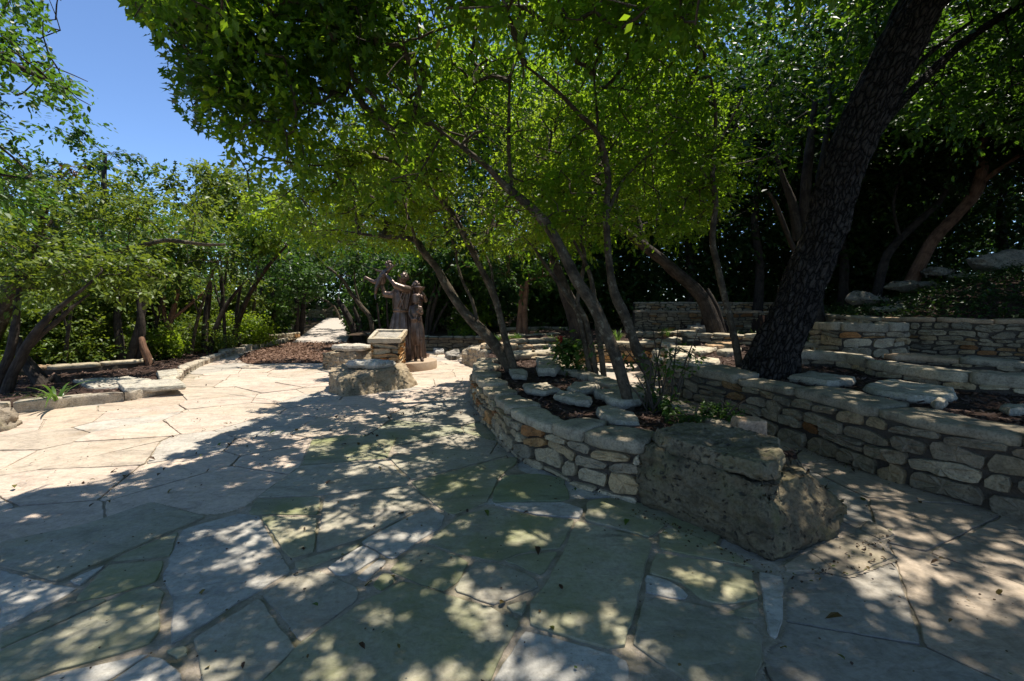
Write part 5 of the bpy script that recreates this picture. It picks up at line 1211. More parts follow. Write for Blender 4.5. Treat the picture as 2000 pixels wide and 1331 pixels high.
# one shared canopy volume, split between those trees by nearest limb
def canopy_points():
    rng = np.random.default_rng(5); n = 60000
    P = np.stack([rng.uniform(-5.2, 6.5, n), rng.uniform(2.6, 12.5, n), rng.uniform(2.2, 8.2, n)], 1)
    px = to_px(P)
    k = in_poly(px[:, :2] + np.stack([fbm(P * 1.1, 61, 3), fbm(P * 1.1 + 9, 62, 3)], 1) * 60 * (px[:, 1] > -40)[:, None], CANOPY_PX)
    k &= ~((px[:, 0] > 1400 + 60 * fbm(P * 1.4, 66, 2)) & (px[:, 1] > -50) & (P[:, 1] < 6.9)) & ~((px[:, 0] > 1400) & (rng.random(n) < .35))
    # shell: canopy thickens upward and ends in a domed top
    top = 5.5 + .9 * fbm(P * np.array((.5, .5, 0)), 51, 2) - .10 * np.abs(P[:, 0] - .5)
    k &= P[:, 2] < top
    k &= P[:, 2] > 2.25 + .10 * np.abs(P[:, 1] - 6)
    k &= (P[:, 1] > np.where(px[:, 0] > 820, 4.75, 3.4)) | (px[:, 1] < 60)
    k &= sky_ok(P)
    # trunks in the open below the crown line stay visible
    k &= sun_ok(P, rng, .62)
    k &= fbm(P * 1.5, 71, 3) > .0
    return P[k]
CP = canopy_points()
print('canopy clumps', len(CP))
skel = []; own = []
for i, (lab, tr) in enumerate(PT):
    for t in tr:
        p, r = px_path(t); h = p[len(p) // 2:]; skel.append(h); own += [i] * len(h)
skel = np.concatenate(skel); own = np.array(own)
dd = np.linalg.norm(CP[:, None] - skel[None], axis=2) if len(CP) * len(skel) < 3e7 else None
near = own[np.argmin(dd, 1)]; dmin = dd.min(1)
MAXC = 4000
for i, (lab, tr) in enumerate(PT):
    c = CP[near == i]
    if len(CP) > MAXC: c = c[TR.random(len(c)) < MAXC / len(CP)]
    make_tree('leaning_tree', lab, tr, c, .056, M_LEAFB if i in (0, 1, 4) else M_LEAF, M_BARK, per=70, group='leaning trees of the planter', filt=lambda P: sun_ok(P, TR, .3), spread=(.24, .24, .15), fleck=.46)  # brighter leaf on some crowns paints in the backlit glow

# the big dark oak leaning right, and its limbs
OAKL = D(1640, 300, 6.0)
def box_pts(n, lo, hi, seed, cond=None, nz=.0, f=1.2):
    rng = np.random.default_rng(seed); P = rng.uniform(lo, hi, (n, 3))
    k = fbm(P * f, seed, 3) > nz
    if cond is not None: k &= cond(P)
    return P[k]
def not_in_view(P, m=40):
    q = to_px(P); return (q[:, 2] < .3) | (q[:, 0] < -m) | (q[:, 0] > 2000 + m) | (q[:, 1] < -m) | (q[:, 1] > 1331 + m)
oak_c = box_pts(8000, (1.5, -1.5, 5.2), (12, 8.5, 9.0), 81, lambda P: not_in_view(P, 20) & sun_ok(P, TR, .5), .02)
oak_v = box_pts(1100, (5.0, 6.6, 3.8), (10.5, 9.5, 7.0), 82, lambda P: (to_px(P)[:, 0] > 1650) & (to_px(P)[:, 1] < 260), .0)
make_tree('oak_tree', 'massive dark oak with deeply furrowed bark leaning right across the frame', [
  [(1500,735,5.9,104),(1512,700,5.9,92),(1528,655,5.9,88),(1552,600,5.9,84),(1580,530,5.9,82),(1604,470,5.9,82),(1622,410,5.9,80),(1642,345,5.85,80),(1672,270,5.8,82),(1708,190,5.75,86),(1752,100,5.7,84),(1800,10,5.65,84),(1850,-80,5.6,80),(1900,-180,5.5,72),(1950,-300,5.4,60)],
  [(1672,300,5.9,26),(1715,250,6.2,20),(1770,190,6.5,18),(1830,130,6.8,17),(1900,70,7.0,15),(2000,5,7.2,12),(2100,-60,7.4,8)],
  [(1700,250,6.0,16),(1745,180,6.2,12),(1810,110,6.4,9),(1900,40,6.6,6)],
  [(1950,-300,5.4,50),(1800,-500,5.0,36),(1500,-900,4.2,26),(1000,-1500,3.4,14)],
  [(1850,-80,5.6,44),(2050,-300,5.2,34),(2500,-700,4.6,20)]],
  np.concatenate([oak_c, oak_v]), .085, M_LEAFO, M_BARKO, per=42, shape=LEAF6, ridge=oak_ridge, spread=(.34, .34, .2), reach=3.5, fleck=.5)

# trees outside the frame whose branches hang into it
ov = box_pts(3000, (-7.5, -3.0, 5.0), (3.5, 5.2, 7.6), 83, lambda P: not_in_view(P, 120) & sun_ok(P, TR, .5), -.04)
def in_px(poly): return lambda P: in_poly(to_px(P)[:, :2], poly)
vis = box_pts(3000, (-4.6, 3.2, 3.0), (-.5, 5.4, 5.6), 84, lambda P: in_px([(240, -60), (285, 55), (335, 105), (345, 160), (352, 215), (425, 265), (450, 300), (520, 220), (640, 120), (760, 80), (760, -60)])(P) & sun_ok(P, TR, .5), -.12)
make_tree('overhanging_oak', 'oak with lobed leaves hanging into the top of the picture beside the blue gap', [
  (np.array([(-1.6, -4.5, -.05), (-1.7, -4.3, 1.6), (-1.9, -3.6, 3.4), (-2.0, -2.4, 4.8), (-2.1, -.6, 5.6), (-2.3, 1.4, 5.6), (-2.5, 3.0, 5.2), (-2.6, 4.2, 4.5)]), [.26, .23, .2, .16, .12, .08, .05, .02]),
  (np.array([(-2.0, -2.4, 4.8), (-3.5, -1.0, 5.9), (-5.5, .8, 6.4)]), [.12, .08, .03]), (np.array([(-1.9, -3.6, 3.4), (-.2, -1.8, 5.4), (1.5, .6, 6.2)]), [.14, .09, .03]),
  (np.array([(-2.3, 1.4, 5.6), (-2.6, 2.6, 5.2), (-2.75, 3.8, 4.3), (-2.85, 4.4, 3.75)]), [.05, .035, .02, .01])],
  np.concatenate([ov, vis]), .07, M_LEAFO, M_BARKD, per=58, shape=LOBED, spread=(.34, .34, .2), filt=lambda P: sun_ok(P, TR, .4), reach=3.0, fleck=.48)
lv = box_pts(2600, (-6.8, 3.6, 2.6), (-3.2, 5.6, 6.6), 85, in_px([(-500, -200), (120, -10), (118, 60), (60, 80), (130, 110), (170, 150), (190, 205), (160, 215), (110, 180), (40, 195), (20, 240), (60, 280), (70, 330), (40, 395), (120, 420), (0, 420), (-500, 400)]), -.1)
make_tree('overhanging_tree', 'leafy branch with oval leaves reaching in at the top left corner', [
  (np.array([(-7.6, 2.4, -.1), (-7.4, 2.7, 1.6), (-7.0, 3.3, 3.2), (-6.3, 3.9, 4.2), (-5.6, 4.4, 4.15), (-4.95, 4.7, 3.85), (-4.5, 4.8, 3.65)]), [.2, .17, .13, .09, .05, .03, .012]),
  (np.array([(-7.0, 3.3, 3.2), (-6.2, 4.2, 3.4), (-5.3, 4.7, 3.2)]), [.08, .05, .02])],
  lv[::2], .06, M_LEAFO, M_BARKD, per=52, shape=LEAF6, spread=(.26, .26, .14), reach=2.5)

# ---- woodland trees, each with its own trunk(s) and crown
def blob_pts(ells, n, rng, hollow=.35):
    out = []
    vol = np.array([e[3] * e[4] * e[5] for e in ells]); cnt = (n * vol / vol.sum()).astype(int)
    for (cx, cy, cz, rx, ry, rz), m in zip(ells, cnt):
        d = rng.normal(0, 1, (m, 3)); d /= np.linalg.norm(d, axis=1)[:, None]; r = rng.uniform(hollow, 1, m) ** .6
        out.append(np.array((cx, cy, cz)) + d * r[:, None] * np.array((rx, ry, rz)) * (1 + .28 * fbm(d * 2.2 + cx, 7, 2))[:, None])
    P = np.concatenate(out); return P[fbm(P * .9, 15, 2) > -.10]
def pe(px, py, dep, rx, rz, ry=None):
    c = D(px, py, dep); return (c[0], c[1], c[2], rx, ry or rx, rz)
def wood_tree(label, trunks, ells, n, lm, bm=M_BARKD, size=.10, per=46, name='forest_tree', group=None, filt=True, spread=(.42, .42, .26), cat='tree', sides=8, shape=LEAF4, reach=4.0):
    rng = np.random.default_rng(abs(hash(label)) % 1000 if False else sum(map(ord, label)))
    P = blob_pts(ells, n, rng) if ells else None
    if P is not None:
        if filt: P = P[sun_ok(P, rng, .1)]
        P = P[P[:, 2] > .1]
    return make_tree(name, label, trunks, P, size * 1.22, lm, bm, per=int(per * .8), sides=sides, spread=tuple(np.array(spread) * .9), filt=(lambda q: sun_ok(q, TR, .1)) if filt else None, group=group, cat=cat, shape=shape, reach=reach)
GW = 'trees of the surrounding wood'
wood_tree('pale-barked tree leaning in from the left edge with one long level branch', [
  [(-60,720,8.6,40),(-20,650,8.6,36),(20,570,8.6,30),(48,515,8.6,28),(66,480,8.6,20),(78,440,8.6,14),(95,390,8.6,8)], [(48,525,8.6,16),(85,520,8.7,14),(150,508,8.8,13),(225,492,8.9,11),(290,477,9.0,9),(330,470,9.1,8),(400,478,9.2,6),(440,478,9.3,4)], [(66,480,8.6,12),(90,450,8.7,7),(110,420,8.8,4)]],
  [pe(60,380,8.8,1.6,1.1), pe(-80,330,8.6,1.6,1.4), pe(190,420,9.2,1.3,.9), pe(330,425,9.6,1.1,.55)], 420, M_LEAFL, M_BARK, .075, 60, group=GW)
wood_tree('twin dark trunks at the left edge spreading up and right over the bed', [
  [(2,800,6.9,22),(20,745,6.95,20),(45,690,7.0,18),(70,650,7.0,16),(100,615,7.1,12),(130,590,7.2,8),(165,562,7.3,5),(200,530,7.5,3)], [(-25,800,7.1,24),(5,730,7.1,20),(22,680,7.1,17),(32,620,7.2,12),(38,560,7.3,7)], [(45,690,7.0,14),(80,655,7.1,11),(120,620,7.2,9),(145,597,7.3,6),(175,575,7.5,3)]],
  [pe(150,535,7.9,1.0,.4), pe(20,500,7.6,.9,.5), pe(250,530,8.2,.7,.4)], 130, M_LEAFL, M_BARKD, .07, 60, group=GW)
wood_tree('short leaning stump-like trunk among the plants of the left bed', [[(92,765,7.8,30),(75,740,7.8,26),(55,712,7.8,22),(42,690,7.8,18),(36,660,7.9,10)], [(88,755,7.8,12),(108,735,7.9,10),(120,757,7.9,10)]], None, 0, M_LEAFD, M_BARKD, group=GW)
wood_tree('multi-stemmed dark tree behind the kerb bulge, orange cedar stub at its foot', [
  [(243,735,10.2,22),(240,700,10.2,18),(232,660,10.2,15),(230,610,10.3,12),(240,560,10.4,8)], [(250,735,10.2,20),(258,690,10.2,17),(270,645,10.3,14),(282,590,10.4,9)], [(262,730,10.3,16),(275,690,10.3,14),(276,630,10.3,12),(268,560,10.4,7)]],
  [pe(250,520,10.8,1.3,.7), pe(330,500,11.2,1.2,.8), pe(170,520,10.6,1.2,.7)], 230, M_LEAFD, M_BARKD, .085, 55, group=GW)
wood_tree('orange-brown cedar stub lit by the sun beside the multi-stemmed tree', [[(294,721,10.0,16),(288,700,10.0,15),(281,680,10.0,13),(276,660,10.1,9)]], None, 0, M_LEAFD, M_BARKR, group=GW, name='tree_stub', cat='tree stub')
wood_tree('reddish slender tree in the middle of the left wood, forked at head height', [
  [(330,705,11.6,12),(328,660,11.6,11),(335,620,11.7,10),(345,580,11.8,8),(352,540,11.9,5)], [(332,650,11.6,8),(320,610,11.7,7),(322,560,11.8,5)], [(334,625,11.7,7),(365,600,11.9,6),(400,570,12.2,4)]],
  [pe(350,470,12.4,1.5,.9), pe(430,480,12.8,1.2,.7)], 190, M_LEAFL, M_BARKR, .09, 52, group=GW)
wood_tree('straight two-stemmed tree by the end of the left kerb', [
  [(402,694,12.6,13),(400,650,12.6,12),(405,600,12.7,11),(412,550,12.8,8)], [(410,694,12.7,11),(418,650,12.7,10),(440,600,12.9,8),(470,560,13.1,5)]],
  [pe(430,520,13.2,1.3,.7), pe(500,500,13.6,1.2,.8)], 170, M_LEAFD, M_BARKD, .09, 52, group=GW)
wood_tree('thin dark pole trees crowding the wood left of the path', [
  [(512,668,17.4,9),(510,600,17.4,8),(514,540,17.4,6)], [(532,664,17.8,8),(535,600,17.8,7),(528,540,17.8,5)], [(470,680,14.2,8),(462,620,14.2,7),(470,560,14.2,5)]],
  [pe(520,500,15.4,1.5,.9), pe(570,560,16.5,.8,.8)], 190, M_LEAFD, M_BARKD, .10, 50, group=GW)
wood_tree('black-trunked pair framing the left side of the far path', [[(578,662,19,9),(580,610,19,9),(578,550,19,6)], [(588,655,19.6,10),(592,600,19.6,8),(600,550,19.6,5)]], [pe(585,500,19.5,1.9,1.2), pe(535,560,19.5,.8,1.2)], 230, M_LEAFD, M_BARKD, .12, 48, group=GW)
wood_tree('tall pointed tree standing highest against the blue gap on the left', [[(180,700,17,16),(190,560,17,14),(200,420,17,11),(205,300,17,6)]], [pe(195,290,17,1.15,1.25), pe(250,330,17,1.2,.75), pe(150,370,17.0,1.6,1.2), pe(180,255,17,.5,.5)], 330, M_LEAFD, M_BARKD, .12, 44, group=GW)
wood_tree('feathery pale tree under the blue gap, top just left of the canopy', [[(380,690,16,14),(385,560,16,12),(392,420,16,7)]], [pe(395,375,16,1.2,.95), pe(330,390,16,1.4,1.0), pe(440,390,16.4,.9,.9), pe(395,330,16,.5,.45)], 330, M_LEAFL, M_BARKD, .11, 44, group=GW)
wood_tree('tree with a rusty brown patch of leaves at the far left', [[(90,700,13,16),(100,540,13,13),(110,420,13,8)]], [pe(70,400,13.4,1.6,1.1), pe(160,440,13,1.5,.9)], 260, M_LEAFL, M_BARKD, .10, 46, group=GW)
wood_tree('small brown-leaved tree top showing between the green crowns on the left', [[(178,560,14.2,8),(182,470,14.2,6),(185,400,14.2,4)]], [pe(180,355,14.2,.5,.5), pe(205,365,14.2,.4,.4)], 46, M_LEAFR, M_BARKD, .10, 60, group=GW)
wood_tree('bright yellow-green tree left of the statue, full in the sun', [[(452,690,14.2,12),(462,640,14.1,11),(485,580,13.9,9),(520,525,13.6,7),(560,480,13.4,4)]], [pe(520,440,13.6,1.3,.9), pe(590,450,13.2,1.2,.8), pe(470,480,13.8,1.0,.7), pe(640,480,12.6,.8,.5)], 330, M_LEAFB, M_BARKD, .09, 56, group=GW)
wood_tree('bluish-green crown at the far end, right under the blue gap', [[(450,660,22,12),(455,520,22,10),(460,400,22,6)]], [pe(455,380,22,1.6,1.7), pe(520,420,21,1.6,1.5)], 260, M_LEAFL, M_BARKD, .14, 44, group=GW)
for k, (lab, px, y0, dep, lean) in enumerate([('slim grey sapling just left of the reddish slender tree', 296, 712, 11.4, 22), ('slim sapling right of the kerb bulge, leaning right', 372, 700, 12.0, 34), ('very thin straight sapling at the middle of the left kerb', 440, 690, 12.9, -6), ('thin sapling leaning left behind the left bed', 168, 722, 10.0, -30), ('thin dark sapling close behind the straight two-stemmed tree', 425, 690, 13.4, 14), ('thin pale sapling beside the far left low wall', 492, 672, 15.6, 10), ('slender forked sapling in front of the broad glossy bush', 125, 735, 9.2, 16)]):
    wood_tree(lab, [[(px, y0, dep, 7), (px + lean * .3, y0 - 60, dep, 6.5), (px + lean * .8, y0 - 120, dep, 5.5), (px + lean * 1.5, y0 - 190, dep, 3)], [(px + lean * .5, y0 - 85, dep, 4.5), (px + lean * .2 - 8, y0 - 130, dep, 3.5), (px - 14, y0 - 180, dep, 2)]], [pe(px + lean * 1.5, y0 - 200, dep + .2, .7, .5), pe(px - 20, y0 - 180, dep + .4, .5, .35)], 60, M_LEAFL, M_BARK if k % 2 else M_BARKD, .08, 46, group=GW, sides=6)
# behind the statue
wood_tree('thin tan sapling bending right behind the statue child', [[(728,650,14.6,9),(722,620,14.6,9),(705,598,14.6,9),(685,572,14.6,8),(668,545,14.6,6),(640,522,14.6,4)], [(703,594,14.6,4),(694,560,14.6,3.5),(692,530,14.6,2.5)]], [pe(650,490,14.8,1.1,.6)], 90, M_LEAFD, M_BARK, .10, 50, group=GW)
wood_tree('split grey trunk leaning at the right side of the far path', [[(700,668,16.5,16),(690,640,16.5,15),(676,612,16.5,13),(660,585,16.6,8)], [(706,668,16.3,9),(702,630,16.3,8),(690,600,16.3,5)]], [pe(700,510,16.8,1.6,1.0), pe(640,530,17.6,.9,.6)], 220, M_LEAFD, M_BARKD, .11, 48, group=GW)
wood_tree('pair of slim stems seen left of the statue man', [[(748,690,14.2,6),(742,640,14.2,5),(736,592,14.2,3)], [(762,690,14.4,6),(758,640,14.4,5),(755,585,14.4,3)]], [pe(740,500,14.6,1.3,.8)], 140, M_LEAFD, M_BARKD, .10, 50, group=GW)
wood_tree('fan of leaning stems right behind the youth of the statue', [[(835,665,14.8,9),(842,620,14.8,9),(856,570,14.8,7),(872,530,14.8,5)], [(832,665,14.7,8),(836,610,14.7,7),(850,560,14.7,5)], [(842,665,15,7),(852,630,15,6),(875,590,15,5)]], [pe(860,500,15,1.5,.9), pe(900,560,15.6,1.2,.8), pe(800,520,15.4,1.0,.8)], 260, M_LEAFD, M_BARKD, .10, 50, group=GW)
wood_tree('reddish twin trunks standing in the back of the left terraced bed', [[(1014,655,13.6,15),(1018,610,13.6,14),(1020,560,13.6,11)], [(1026,657,13.5,12),(1025,600,13.5,11),(1030,550,13.5,9)]], [pe(1020,500,13.8,1.5,1.0), pe(960,480,14.2,1.3,1.0)], 230, M_LEAFD, M_BARKR, .10, 50, group=GW)
wood_tree('thick dark trunk just behind the stem cluster, leaning left', [[(1132,655,11.4,34),(1122,610,11.4,34),(1108,580,11.4,26),(1095,545,11.5,20),(1075,490,11.6,12)]], [pe(1060,440,11.6,1.3,.9), pe(1130,440,11.8,1.2,.9)], 170, M_LEAF, M_BARKD, .085, 52, group=GW)
wood_tree('dark leaning tree in the middle bed with a long trunk slanting to the left', [[(1400,662,10.6,33),(1390,625,10.6,31),(1376,590,10.6,27),(1352,560,10.6,25),(1318,530,10.6,22),(1285,502,10.6,20),(1250,475,10.6,17),(1222,452,10.6,14),(1198,438,10.6,10)], [(1412,650,10.7,14),(1400,605,10.7,13),(1380,565,10.8,9)], [(1262,482,10.6,12),(1250,440,10.8,9),(1240,400,11,6)]],
  [pe(1210,400,10.8,1.2,.8), pe(1300,400,11.2,1.4,.9), pe(1130,400,10.8,1.0,.8)], 250, M_LEAF, M_BARKD, .08, 54, group=GW)
wood_tree('straight grey trunk directly behind the big oak, fanning into many upright stems', [[(1592,662,10.4,36),(1588,600,10.4,34),(1584,540,10.4,32),(1578,470,10.4,30),(1572,400,10.4,20),(1580,300,10.4,16),(1592,200,10.4,9)], [(1560,470,10.4,18),(1548,400,10.4,16),(1530,350,10.4,10),(1515,300,10.4,6)], [(1582,420,10.5,12),(1610,330,10.6,10),(1640,240,10.8,7)], [(1590,400,10.4,14),(1615,260,10.6,10),(1622,150,10.8,6)], [(1556,500,10.3,9),(1535,450,10.2,9),(1515,400,10.1,8),(1500,375,10,5)]],
  [pe(1560,260,10.8,1.5,1.2), pe(1480,240,11,1.3,1.1), pe(1640,180,11,1.5,1.0), pe(1560,110,11.2,1.6,.9)], 420, M_LEAF, M_BARKD, .08, 50, group=GW)
wood_tree('dark oak limb tree at the right, trunk slanting up from the boulder slope', [[(1775,562,13.0,22),(1795,520,13.0,22),(1825,465,13.0,22),(1870,420,12.9,20),(1905,375,12.8,20),(1918,330,12.8,18),(1915,290,12.8,14),(1930,265,12.7,12),(1965,240,12.6,11),(2010,205,12.5,8)], [(1905,370,12.8,12),(1945,335,12.6,9),(1990,305,12.4,6)]], [pe(1980,140,12.4,1.8,1.1), pe(1860,180,13,1.8,1.2), pe(2040,260,12.4,1.2,1.0)], 300, M_LEAFK, M_BARKR, .10, 48, group=GW)
wood_tree('thin grey trunk slanting right, left of the dark limb tree on the slope', [[(1712,575,13.6,16),(1722,530,13.6,16),(1738,490,13.6,15),(1775,450,13.6,14),(1830,400,13.6,11),(1850,370,13.6,8)], [(1760,470,13.6,6),(1745,400,13.6,5),(1765,330,13.6,4)]], [pe(1840,330,14,1.6,1.0), pe(1720,380,14,1.4,.9)], 220, M_LEAFK, M_BARKD, .10, 48, group=GW)
for k, (px, dep, lab) in enumerate([(1645, 15.5, 'dim upright trunk in the dark wood just right of the oak'), (1480, 15.8, 'dim trunk in the dark wood left of the oak, above the upper terrace wall'), (1345, 17.5, 'dark upright trunk in the wood right of the slanting tree'), (1230, 18.5, 'slim dark trunk in the wood above the left end of the grey terrace wall'), (960, 16.5, 'slim grey trunk in the wood behind the two leaning trunks'), (1690, 17.5, 'narrow trunk deep in the dark wood above the boulder ledges'), (1960, 16.0, 'dark trunk in the wood at the right picture edge')]):
    zb = 605 if dep > 15 else 590
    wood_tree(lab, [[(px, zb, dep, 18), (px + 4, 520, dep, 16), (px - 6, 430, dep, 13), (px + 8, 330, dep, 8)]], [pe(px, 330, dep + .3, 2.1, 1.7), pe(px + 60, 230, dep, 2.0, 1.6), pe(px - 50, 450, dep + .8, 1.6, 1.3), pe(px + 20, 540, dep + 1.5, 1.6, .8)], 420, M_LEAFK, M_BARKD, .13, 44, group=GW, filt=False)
# ------------------------------------------------------------------ shrubs and plants
def shrub(name, label, stems, ells, n, lm, size, per=40, spread=(.2, .2, .14), shape=LEAF4, group=None, cat='shrub', reach=1.5, filt=None, hollow=.2):
    rng = np.random.default_rng(sum(map(ord, label))); P = blob_pts(ells, n, rng, hollow); P = P[P[:, 2] > .03]
    return make_tree(name, label, stems, P, size, lm, M_TWIG, per=per, cat=cat, group=group, shape=shape, sides=5, spread=spread, reach=reach, filt=filt)
def stems_at(px, py, dep, n, h, w, seed):
    rng = np.random.default_rng(seed); b = D(px, py, dep); out = []
    for k in range(n):
        dx, dy = rng.normal(0, w, 2); o = np.array((rng.normal(0, .06), rng.normal(0, .06), 0))
        hh = h * rng.uniform(.7, 1.1); out.append((np.array([b + o, b + o + (dx * .4, dy * .4, hh * .5), b + o + (dx, dy, hh)]), [.012, .009, .004]))
    return out
GU = 'understory shrubs filling the wood edge'
US = [('glossy bush beside the short leaning trunk at the left edge', 60, 690, 9.4, 620, 1.0, .7), ('broad dark glossy bush behind the left bed', 160, 690, 10.4, 630, 1.1, .75), ('rounded bush between the left bed and the multi-stemmed tree', 215, 690, 12.0, 620, 1.1, .9),
      ('bush behind the reddish slender tree on the left', 330, 690, 14.0, 615, 1.3, .9), ('bush in the gap beyond the kerb bulge', 285, 690, 12.8, 640, .9, .6), ('leafy thicket bush near the straight two-stemmed tree', 410, 680, 15.2, 600, 1.4, 1.0), ('bush behind the little stone bed at the far left of the path', 500, 670, 18.0, 610, 1.6, 1.0),
      ('bush against the left side of the far path', 540, 668, 20.5, 600, 1.1, 1.2), ('sunlit low bush down the bank at the left picture edge', 20, 720, 9.6, 690, .9, .45), ('tall bush high behind the pale-barked leaning tree', 110, 690, 12.2, 560, 1.5, 1.2),
      ('dark bush right of the far path behind the split grey trunk', 745, 660, 18.5, 600, 1.6, 1.2), ('dark bush directly behind the statue', 800, 660, 17.0, 590, 1.6, 1.2), ('dark bush behind the fan of leaning stems', 890, 655, 17.2, 590, 1.6, 1.2), ('dark bush behind the reddish twin trunks', 1000, 650, 17.0, 580, 1.7, 1.3), ('dark bush behind the stem cluster, left of the grey terrace wall', 1130, 640, 17.5, 570, 1.8, 1.3), ('low sprouting plants on the ledge right of the statue', 885, 655, 14.6, 640, .8, .28)]
for k, (lab, px, py, dep, cy, rx, rz) in enumerate(US):
    lm = M_LEAFB if 'sunlit' in lab or 'sprouting' in lab else (M_LEAFL if k in (0, 1, 2, 3, 5, 9) else M_LEAFD)  # brighter leaf kinds paint sunlight onto these bushes
    shrub('shrub', lab, stems_at(px, py, dep, 5, rz * 1.6, .3, k), [pe(px, cy, dep, rx, rz), pe(px - 40, cy + 25, dep + .4, rx * .7, rz * .7), pe(px + 45, cy - 25, dep + .5, rx * .8, rz * .8)], int(170 * rx * rz + 60), lm, .085 if dep < 14 else .11, 52, (.3, .3, .2), group=GU, reach=2.2)
for k, (lab, px, py, dep, cy, rx, rz) in enumerate([('low bright bush just behind the left bed, left of the stump-like trunk', 25, 745, 8.9, 700, .6, .35), ('low bush between the saplings behind the left bed', 135, 735, 9.8, 672, .9, .5), ('low leafy bush behind the cedar stub', 300, 715, 11.0, 668, .7, .45), ('low leafy bush behind the middle of the left kerb', 375, 700, 12.8, 655, .9, .5), ('low leafy bush near the far end of the left kerb', 455, 685, 14.6, 640, .9, .55), ('tall airy bush filling the gap above the middle of the left kerb', 300, 700, 13.6, 560, 1.5, .8)]):
    shrub('shrub', lab, stems_at(px, py, dep, 5, rz * 1.4, .25, 40 + k), [pe(px, cy, dep, rx, rz), pe(px + 40, cy + 12, dep + .3, rx * .7, rz * .7)], int(200 * rx * rz + 50), M_LEAFL if k % 2 else M_LEAFB, .075, 50, (.26, .26, .18), group=GU, reach=2.0)  # bright leaf colours stand in for sun on the low growth
# plants in the planter
def blades(g, c, n, L, w_, rng, lean=.6, up=1.0, segs=5, colvar=.25):
    for k in range(n):
        a = rng.uniform(0, 2 * PI); l = L * rng.uniform(.6, 1.15); ln = lean * rng.uniform(.4, 1.3); d = np.array((math.cos(a), math.sin(a), 0)); s = np.array((-d[1], d[0], 0)); o = np.array(c) + d * rng.uniform(0, .04) + s * rng.normal(0, .03)
        t = np.linspace(0, 1, segs + 1); p = o + np.outer(t, d) * l * ln * .5 + np.outer(t ** 2.2, d) * l * ln * .5 + np.outer(t * up - t ** 2.4 * .55 * ln, (0, 0, 1)) * l
        ww = w_ * np.sin(np.clip(t * .9 + .12, 0, 1) * PI) ** .7; ww[-1] = .0005
        V = np.concatenate([p - s * ww[:, None] / 2, p + s * ww[:, None] / 2 + np.array((0, 0, .1)) * ww[:, None]]); m = segs + 1
        g.add(V, np.array([(i, i + 1, m + i + 1, m + i) for i in range(segs)]), tint=np.clip(rng.normal(.5, colvar), 0, 1))
def tuft(label, px, py, z, n, L, w_, seed, name='grass_tuft', cat='grass tuft', group=None, m=M_GRASS, lean=.6, count=1, spread=.0):
    rng = np.random.default_rng(seed); c = G(px, py, z); g = Geo()
    for q in range(count): blades(g, c + np.array((rng.normal(0, spread), rng.normal(0, spread * .5), -.02)), n, L, w_, rng, lean)
    o = g.build(name, m, attrs=('tint',)); return tag(o, label, cat, group)
GT = 'grassy tufts in the garden beds'
tuft('strap-leaved iris clump flopping over the left kerb', 112, 783, .12, 22, .46, .032, 1, 'iris_clump', 'plant', lean=1.35)
tuft('variegated pale-edged tuft behind the main leaning trunk', 1205, 668, .58, 40, .42, .018, 2, group=GT)
for k, (lab, px, py, z, L, cnt, sp_) in enumerate([('long strip of fresh grass between the oak and the square pier', 1645, 662, .66, .28, 9, .5), ('small grass patch right of the leaning dark trunk by the terrace wall', 1445, 660, .62, .26, 6, .3), ('lone grass tuft in the middle back bed', 1302, 655, .6, .30, 3, .14), ('grass tuft by the right picture edge under the shaded terrace wall', 1985, 690, .66, .30, 5, .2), ('thin grass tuft under the reddish twin trunks', 1035, 655, .5, .25, 6, .3), ('liriope patch in front of the reddish twin trunks', 1015, 664, .48, .24, 8, .4), ('grassy sprigs on the ledge behind the corner boulder', 905, 655, .5, .25, 4, .3), ('short grass sprig at the foot of the dark ledge', 892, 680, .02, .30, 2, .1)]):
    o = tuft(lab, px, py, z, 26, L, .011, 10 + k, group=None if cnt > 3 else GT, count=cnt, spread=sp_, name='grass_patch' if cnt > 3 else 'grass_tuft')
    if cnt > 3: o['kind'] = 'stuff'
# red flowering plant
c = G(1108, 722, .45); fr = empty('flowering_plant', tuple(c), 'leafy plant with one red flower spike in the middle of the planter', 'flowering plant')
g = Geo(); rng = np.random.default_rng(21)
for k in range(9):
    a = rng.uniform(0, 2 * PI); tp = c + np.array((math.cos(a) * .16, math.sin(a) * .12, rng.uniform(.34, .52))); tube(g, [c + (0, 0, -.03), c + (tp - c) * (.5, .5, .6), tp], [.008, .006, .003], 5)
tipf = D(1095, 668, 6.95); tube(g, [c + (0, 0, -.03), (c + tipf) / 2, tipf], [.009, .007, .005], 6); g.build('stems', M_TWIG, fr, attrs=('bark',))
P = c + rng.normal(0, 1, (420, 3)) * (.13, .12, .10) + np.array((.01, 0, .30)); P = P[P[:, 2] > c[2]]
g = Geo(); leaves(g, P, .11, LEAF6 * (1, .8), rng=rng, droop=-.1); P = c + rng.normal(0, 1, (200, 3)) * (.16, .1, .07) + np.array((.12, -.1, .1)); leaves(g, P[P[:, 2] > c[2]], .10, LEAF6 * (1, .7), rng=rng); g.build('leaves', M_GRASS, fr, attrs=('tint',))
g = Geo(); P = np.stack([tipf[0] + rng.normal(0, .011, 170), tipf[1] + rng.normal(0, .011, 170), tipf[2] + rng.uniform(-.07, .09, 170)], 1); leaves(g, P, .03, LEAF6, rng=rng, droop=-.4); g.build('flower_spike', M_RED, fr, attrs=('tint',))
keep_world(fr)
shrub('shrub', 'dark leafy shrub spilling round the foot of the crooked tree in the planter', stems_at(1275, 800, 4.5, 7, .45, .14, 5), [pe(1270, 792, 4.6, .30, .13), pe(1215, 810, 4.4, .2, .10), pe(1310, 800, 4.4, .2, .11)], 46, M_LEAFO, .045, 22, (.08, .08, .06), LEAF6, reach=.6)
